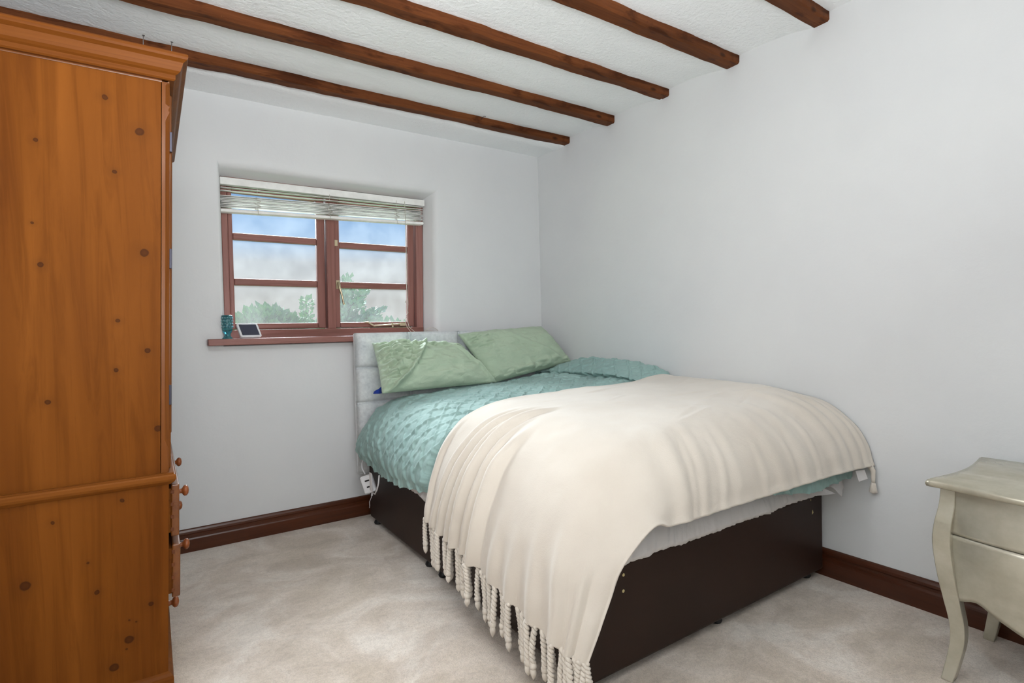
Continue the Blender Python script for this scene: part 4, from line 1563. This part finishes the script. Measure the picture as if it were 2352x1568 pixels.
for nm, za, zb, ap, lab in (('drawer', 0.4565, 0.593, False, 'upper bowed drawer front'), ('drawer', 0.255, 0.4535, True, 'lower bowed drawer front with scalloped apron edge')):
    o = build(nm, MB().grid(front_sheet(za, zb, NY0 + 0.012, NY1 - 0.012, apron=ap), True, False), M_SILVER, ns, 0, 2, None, lab, solid=0.016)
    bm = bmesh.new()
    bm.from_mesh(o.data)
    bm.normal_update()
    if sum(f.normal.x for f in bm.faces) > 0:
        bmesh.ops.reverse_faces(bm, faces=bm.faces)
    bm.to_mesh(o.data)
    bm.free()
build('side_panel', boxm(NX0 + 0.02, 2.385, NY1 - 0.034, NY1 - 0.022, 0.24, 0.597), M_SILVER, ns)
build('side_panel', boxm(NX0 + 0.02, 2.385, NY0 + 0.022, NY0 + 0.034, 0.24, 0.597), M_SILVER, ns)
build('back_panel', boxm(2.372, 2.384, NY0 + 0.034, NY1 - 0.034, 0.24, 0.597), M_SILVER, ns)
build('carcass_shelf', boxm(NX0 + 0.022, 2.372, NY0 + 0.034, NY1 - 0.034, 0.286, 0.298), M_BLACK, ns)

# hooked nail by the window-side beam
hk = MB().tube([(1.735, 2.894, 2.405), (1.735, 2.886, 2.409), (1.741, 2.880, 2.418), (1.748, 2.878, 2.421), (1.757, 2.877, 2.420)], 0.0016, 6)
top('bent_nail', hk, M_DARKSTEEL, 'small bent dark nail in the beam nearest the window wall', 'nail', origin=(1.735, 2.895, 2.405))

# ------------------------------------------------------------------ garden outside
top('ground', boxm(-14, 26, 3.75, 40, -0.4, -0.3), M_GRASS, 'green garden lawn beyond the window', 'ground', kind='structure')


def leaves(n, fn, size, seed):
    r = random.Random(seed)
    mb = MB()
    for _ in range(n):
        p, d = fn(r)
        d = Vector(d).normalized()
        a = Vector((r.gauss(0, 1), r.gauss(0, 1), r.gauss(0, 1)))
        sd = d.cross(a).normalized()
        l = size * r.uniform(0.6, 1.3)
        w_ = l * 0.34
        p = Vector(p)
        nrm = d.cross(sd) * (0.15 * l)
        mb.add([p, p + d * l * 0.5 + sd * w_ + nrm, p + d * l, p + d * l * 0.5 - sd * w_ + nrm], [(0, 1, 2), (0, 2, 3)])
    return mb


def blob(cx_, cy_, cz_, rx, ry, rz):
    def fn(r):
        v = Vector((r.gauss(0, 1), r.gauss(0, 1), r.gauss(0, 1))).normalized() * (r.random() ** 0.35)
        return (cx_ + v.x * rx, cy_ + v.y * ry, cz_ + v.z * rz), (v.x + r.gauss(0, .4), v.y + r.gauss(0, .4), v.z + 0.5 + r.gauss(0, .4))
    return fn


bush = thing('bush', (1.78, 11.0, -0.3), 'rounded green bush seen through the window behind the smart display', 'bush')
fl = MB()
for b_ in ((1.78, 11, 0.7, 0.72, 0.6, 0.92), (1.45, 11, 0.6, 0.40, 0.5, 0.86), (2.2, 11, 0.6, 0.5, 0.5, 0.86)):
    q = leaves(4200, blob(*b_), 0.15, int(b_[0] * 100))
    fl.add(q.v, q.f)
build('foliage', fl, M_LEAF1, bush)
build('stem', MB().tube([(1.78, 11, -0.3), (1.76, 11, 0.2), (1.8, 11, 0.9)], [0.06, 0.05, 0.02]), M_BARK, bush)

tree = thing('tree', (3.25, 11.0, -0.3), 'feathery young tree with spreading shoots seen through the opening casement', 'tree')
fl = MB()
stem = MB().tube([(3.25, 11, -0.3), (3.25, 11, 0.6), (3.3, 11, 1.5)], [0.07, 0.06, 0.03])
rr_ = random.Random(4)
for k in range(26):
    an = rr_.uniform(-0.5, 1.25)
    ln = rr_.uniform(0.6, 1.0)
    base = Vector((3.25 + rr_.uniform(-0.12, 0.08), 11 + rr_.uniform(-.25, .25), rr_.uniform(0.95, 1.45)))
    tip = base + Vector((math.sin(an) * ln, rr_.uniform(-.3, .3), math.cos(an) * ln * 0.95))
    if tip.x > 3.95:
        tip.x = 3.95
    if tip.z > 2.3:
        tip.z = 2.3
    stem.tube([base, (base + tip) / 2 + Vector((0, 0, 0.03)), tip], [0.014, 0.01, 0.004], 5)
    dirv = tip - base

    def fn(r, base=base, dirv=dirv):
        t = r.random()
        return base + dirv * t + Vector((r.gauss(0, .035), r.gauss(0, .05), r.gauss(0, .035))), dirv.normalized() + Vector((r.gauss(0, .45), r.gauss(0, .45), r.gauss(0, .35)))
    q = leaves(85, fn, 0.115, k)
    fl.add(q.v, q.f)
build('foliage', fl, M_LEAF2, tree)
build('branches', stem, M_BARK, tree)

hedge = thing('hedge', (3.0, 12.2, -0.3), 'low green hedge along the garden edge outside the window', 'hedge')
fl = MB()
x = -1.0
rr_ = random.Random(12)
while x < 9.0:
    q = leaves(760, blob(x, 12.2, 0.5, 0.42, 0.4, 0.88 + rr_.uniform(0, 0.12)), 0.14, int(x * 37 + 500))
    fl.add(q.v, q.f)
    x += 0.33
build('foliage', fl, M_LEAF3, hedge)
x = -0.8
while x < 8.8:
    build('stem', MB().tube([(x, 12.2, -0.3), (x + 0.05, 12.2, 0.7)], 0.03, 6), M_BARK, hedge)
    x += 0.7

twig = thing('distant_tree', (3.05, 13.3, -0.3), 'thin treetop just beside the central window post', 'tree')
fl = MB()
for b_ in ((3.07, 13.3, 1.84, 0.11, 0.2, 0.18), (3.07, 13.3, 1.5, 0.10, 0.2, 0.18), (3.05, 13.3, 1.0, 0.18, 0.2, 0.4)):
    q = leaves(80, blob(*b_), 0.11, int(b_[2] * 100))
    fl.add(q.v, q.f)
build('foliage', fl, M_LEAF1, twig)
build('trunk', MB().tube([(3.05, 13.3, -0.3), (3.06, 13.3, 1.0), (3.07, 13.3, 1.9)], [0.04, 0.03, 0.008], 6), M_BARK, twig)
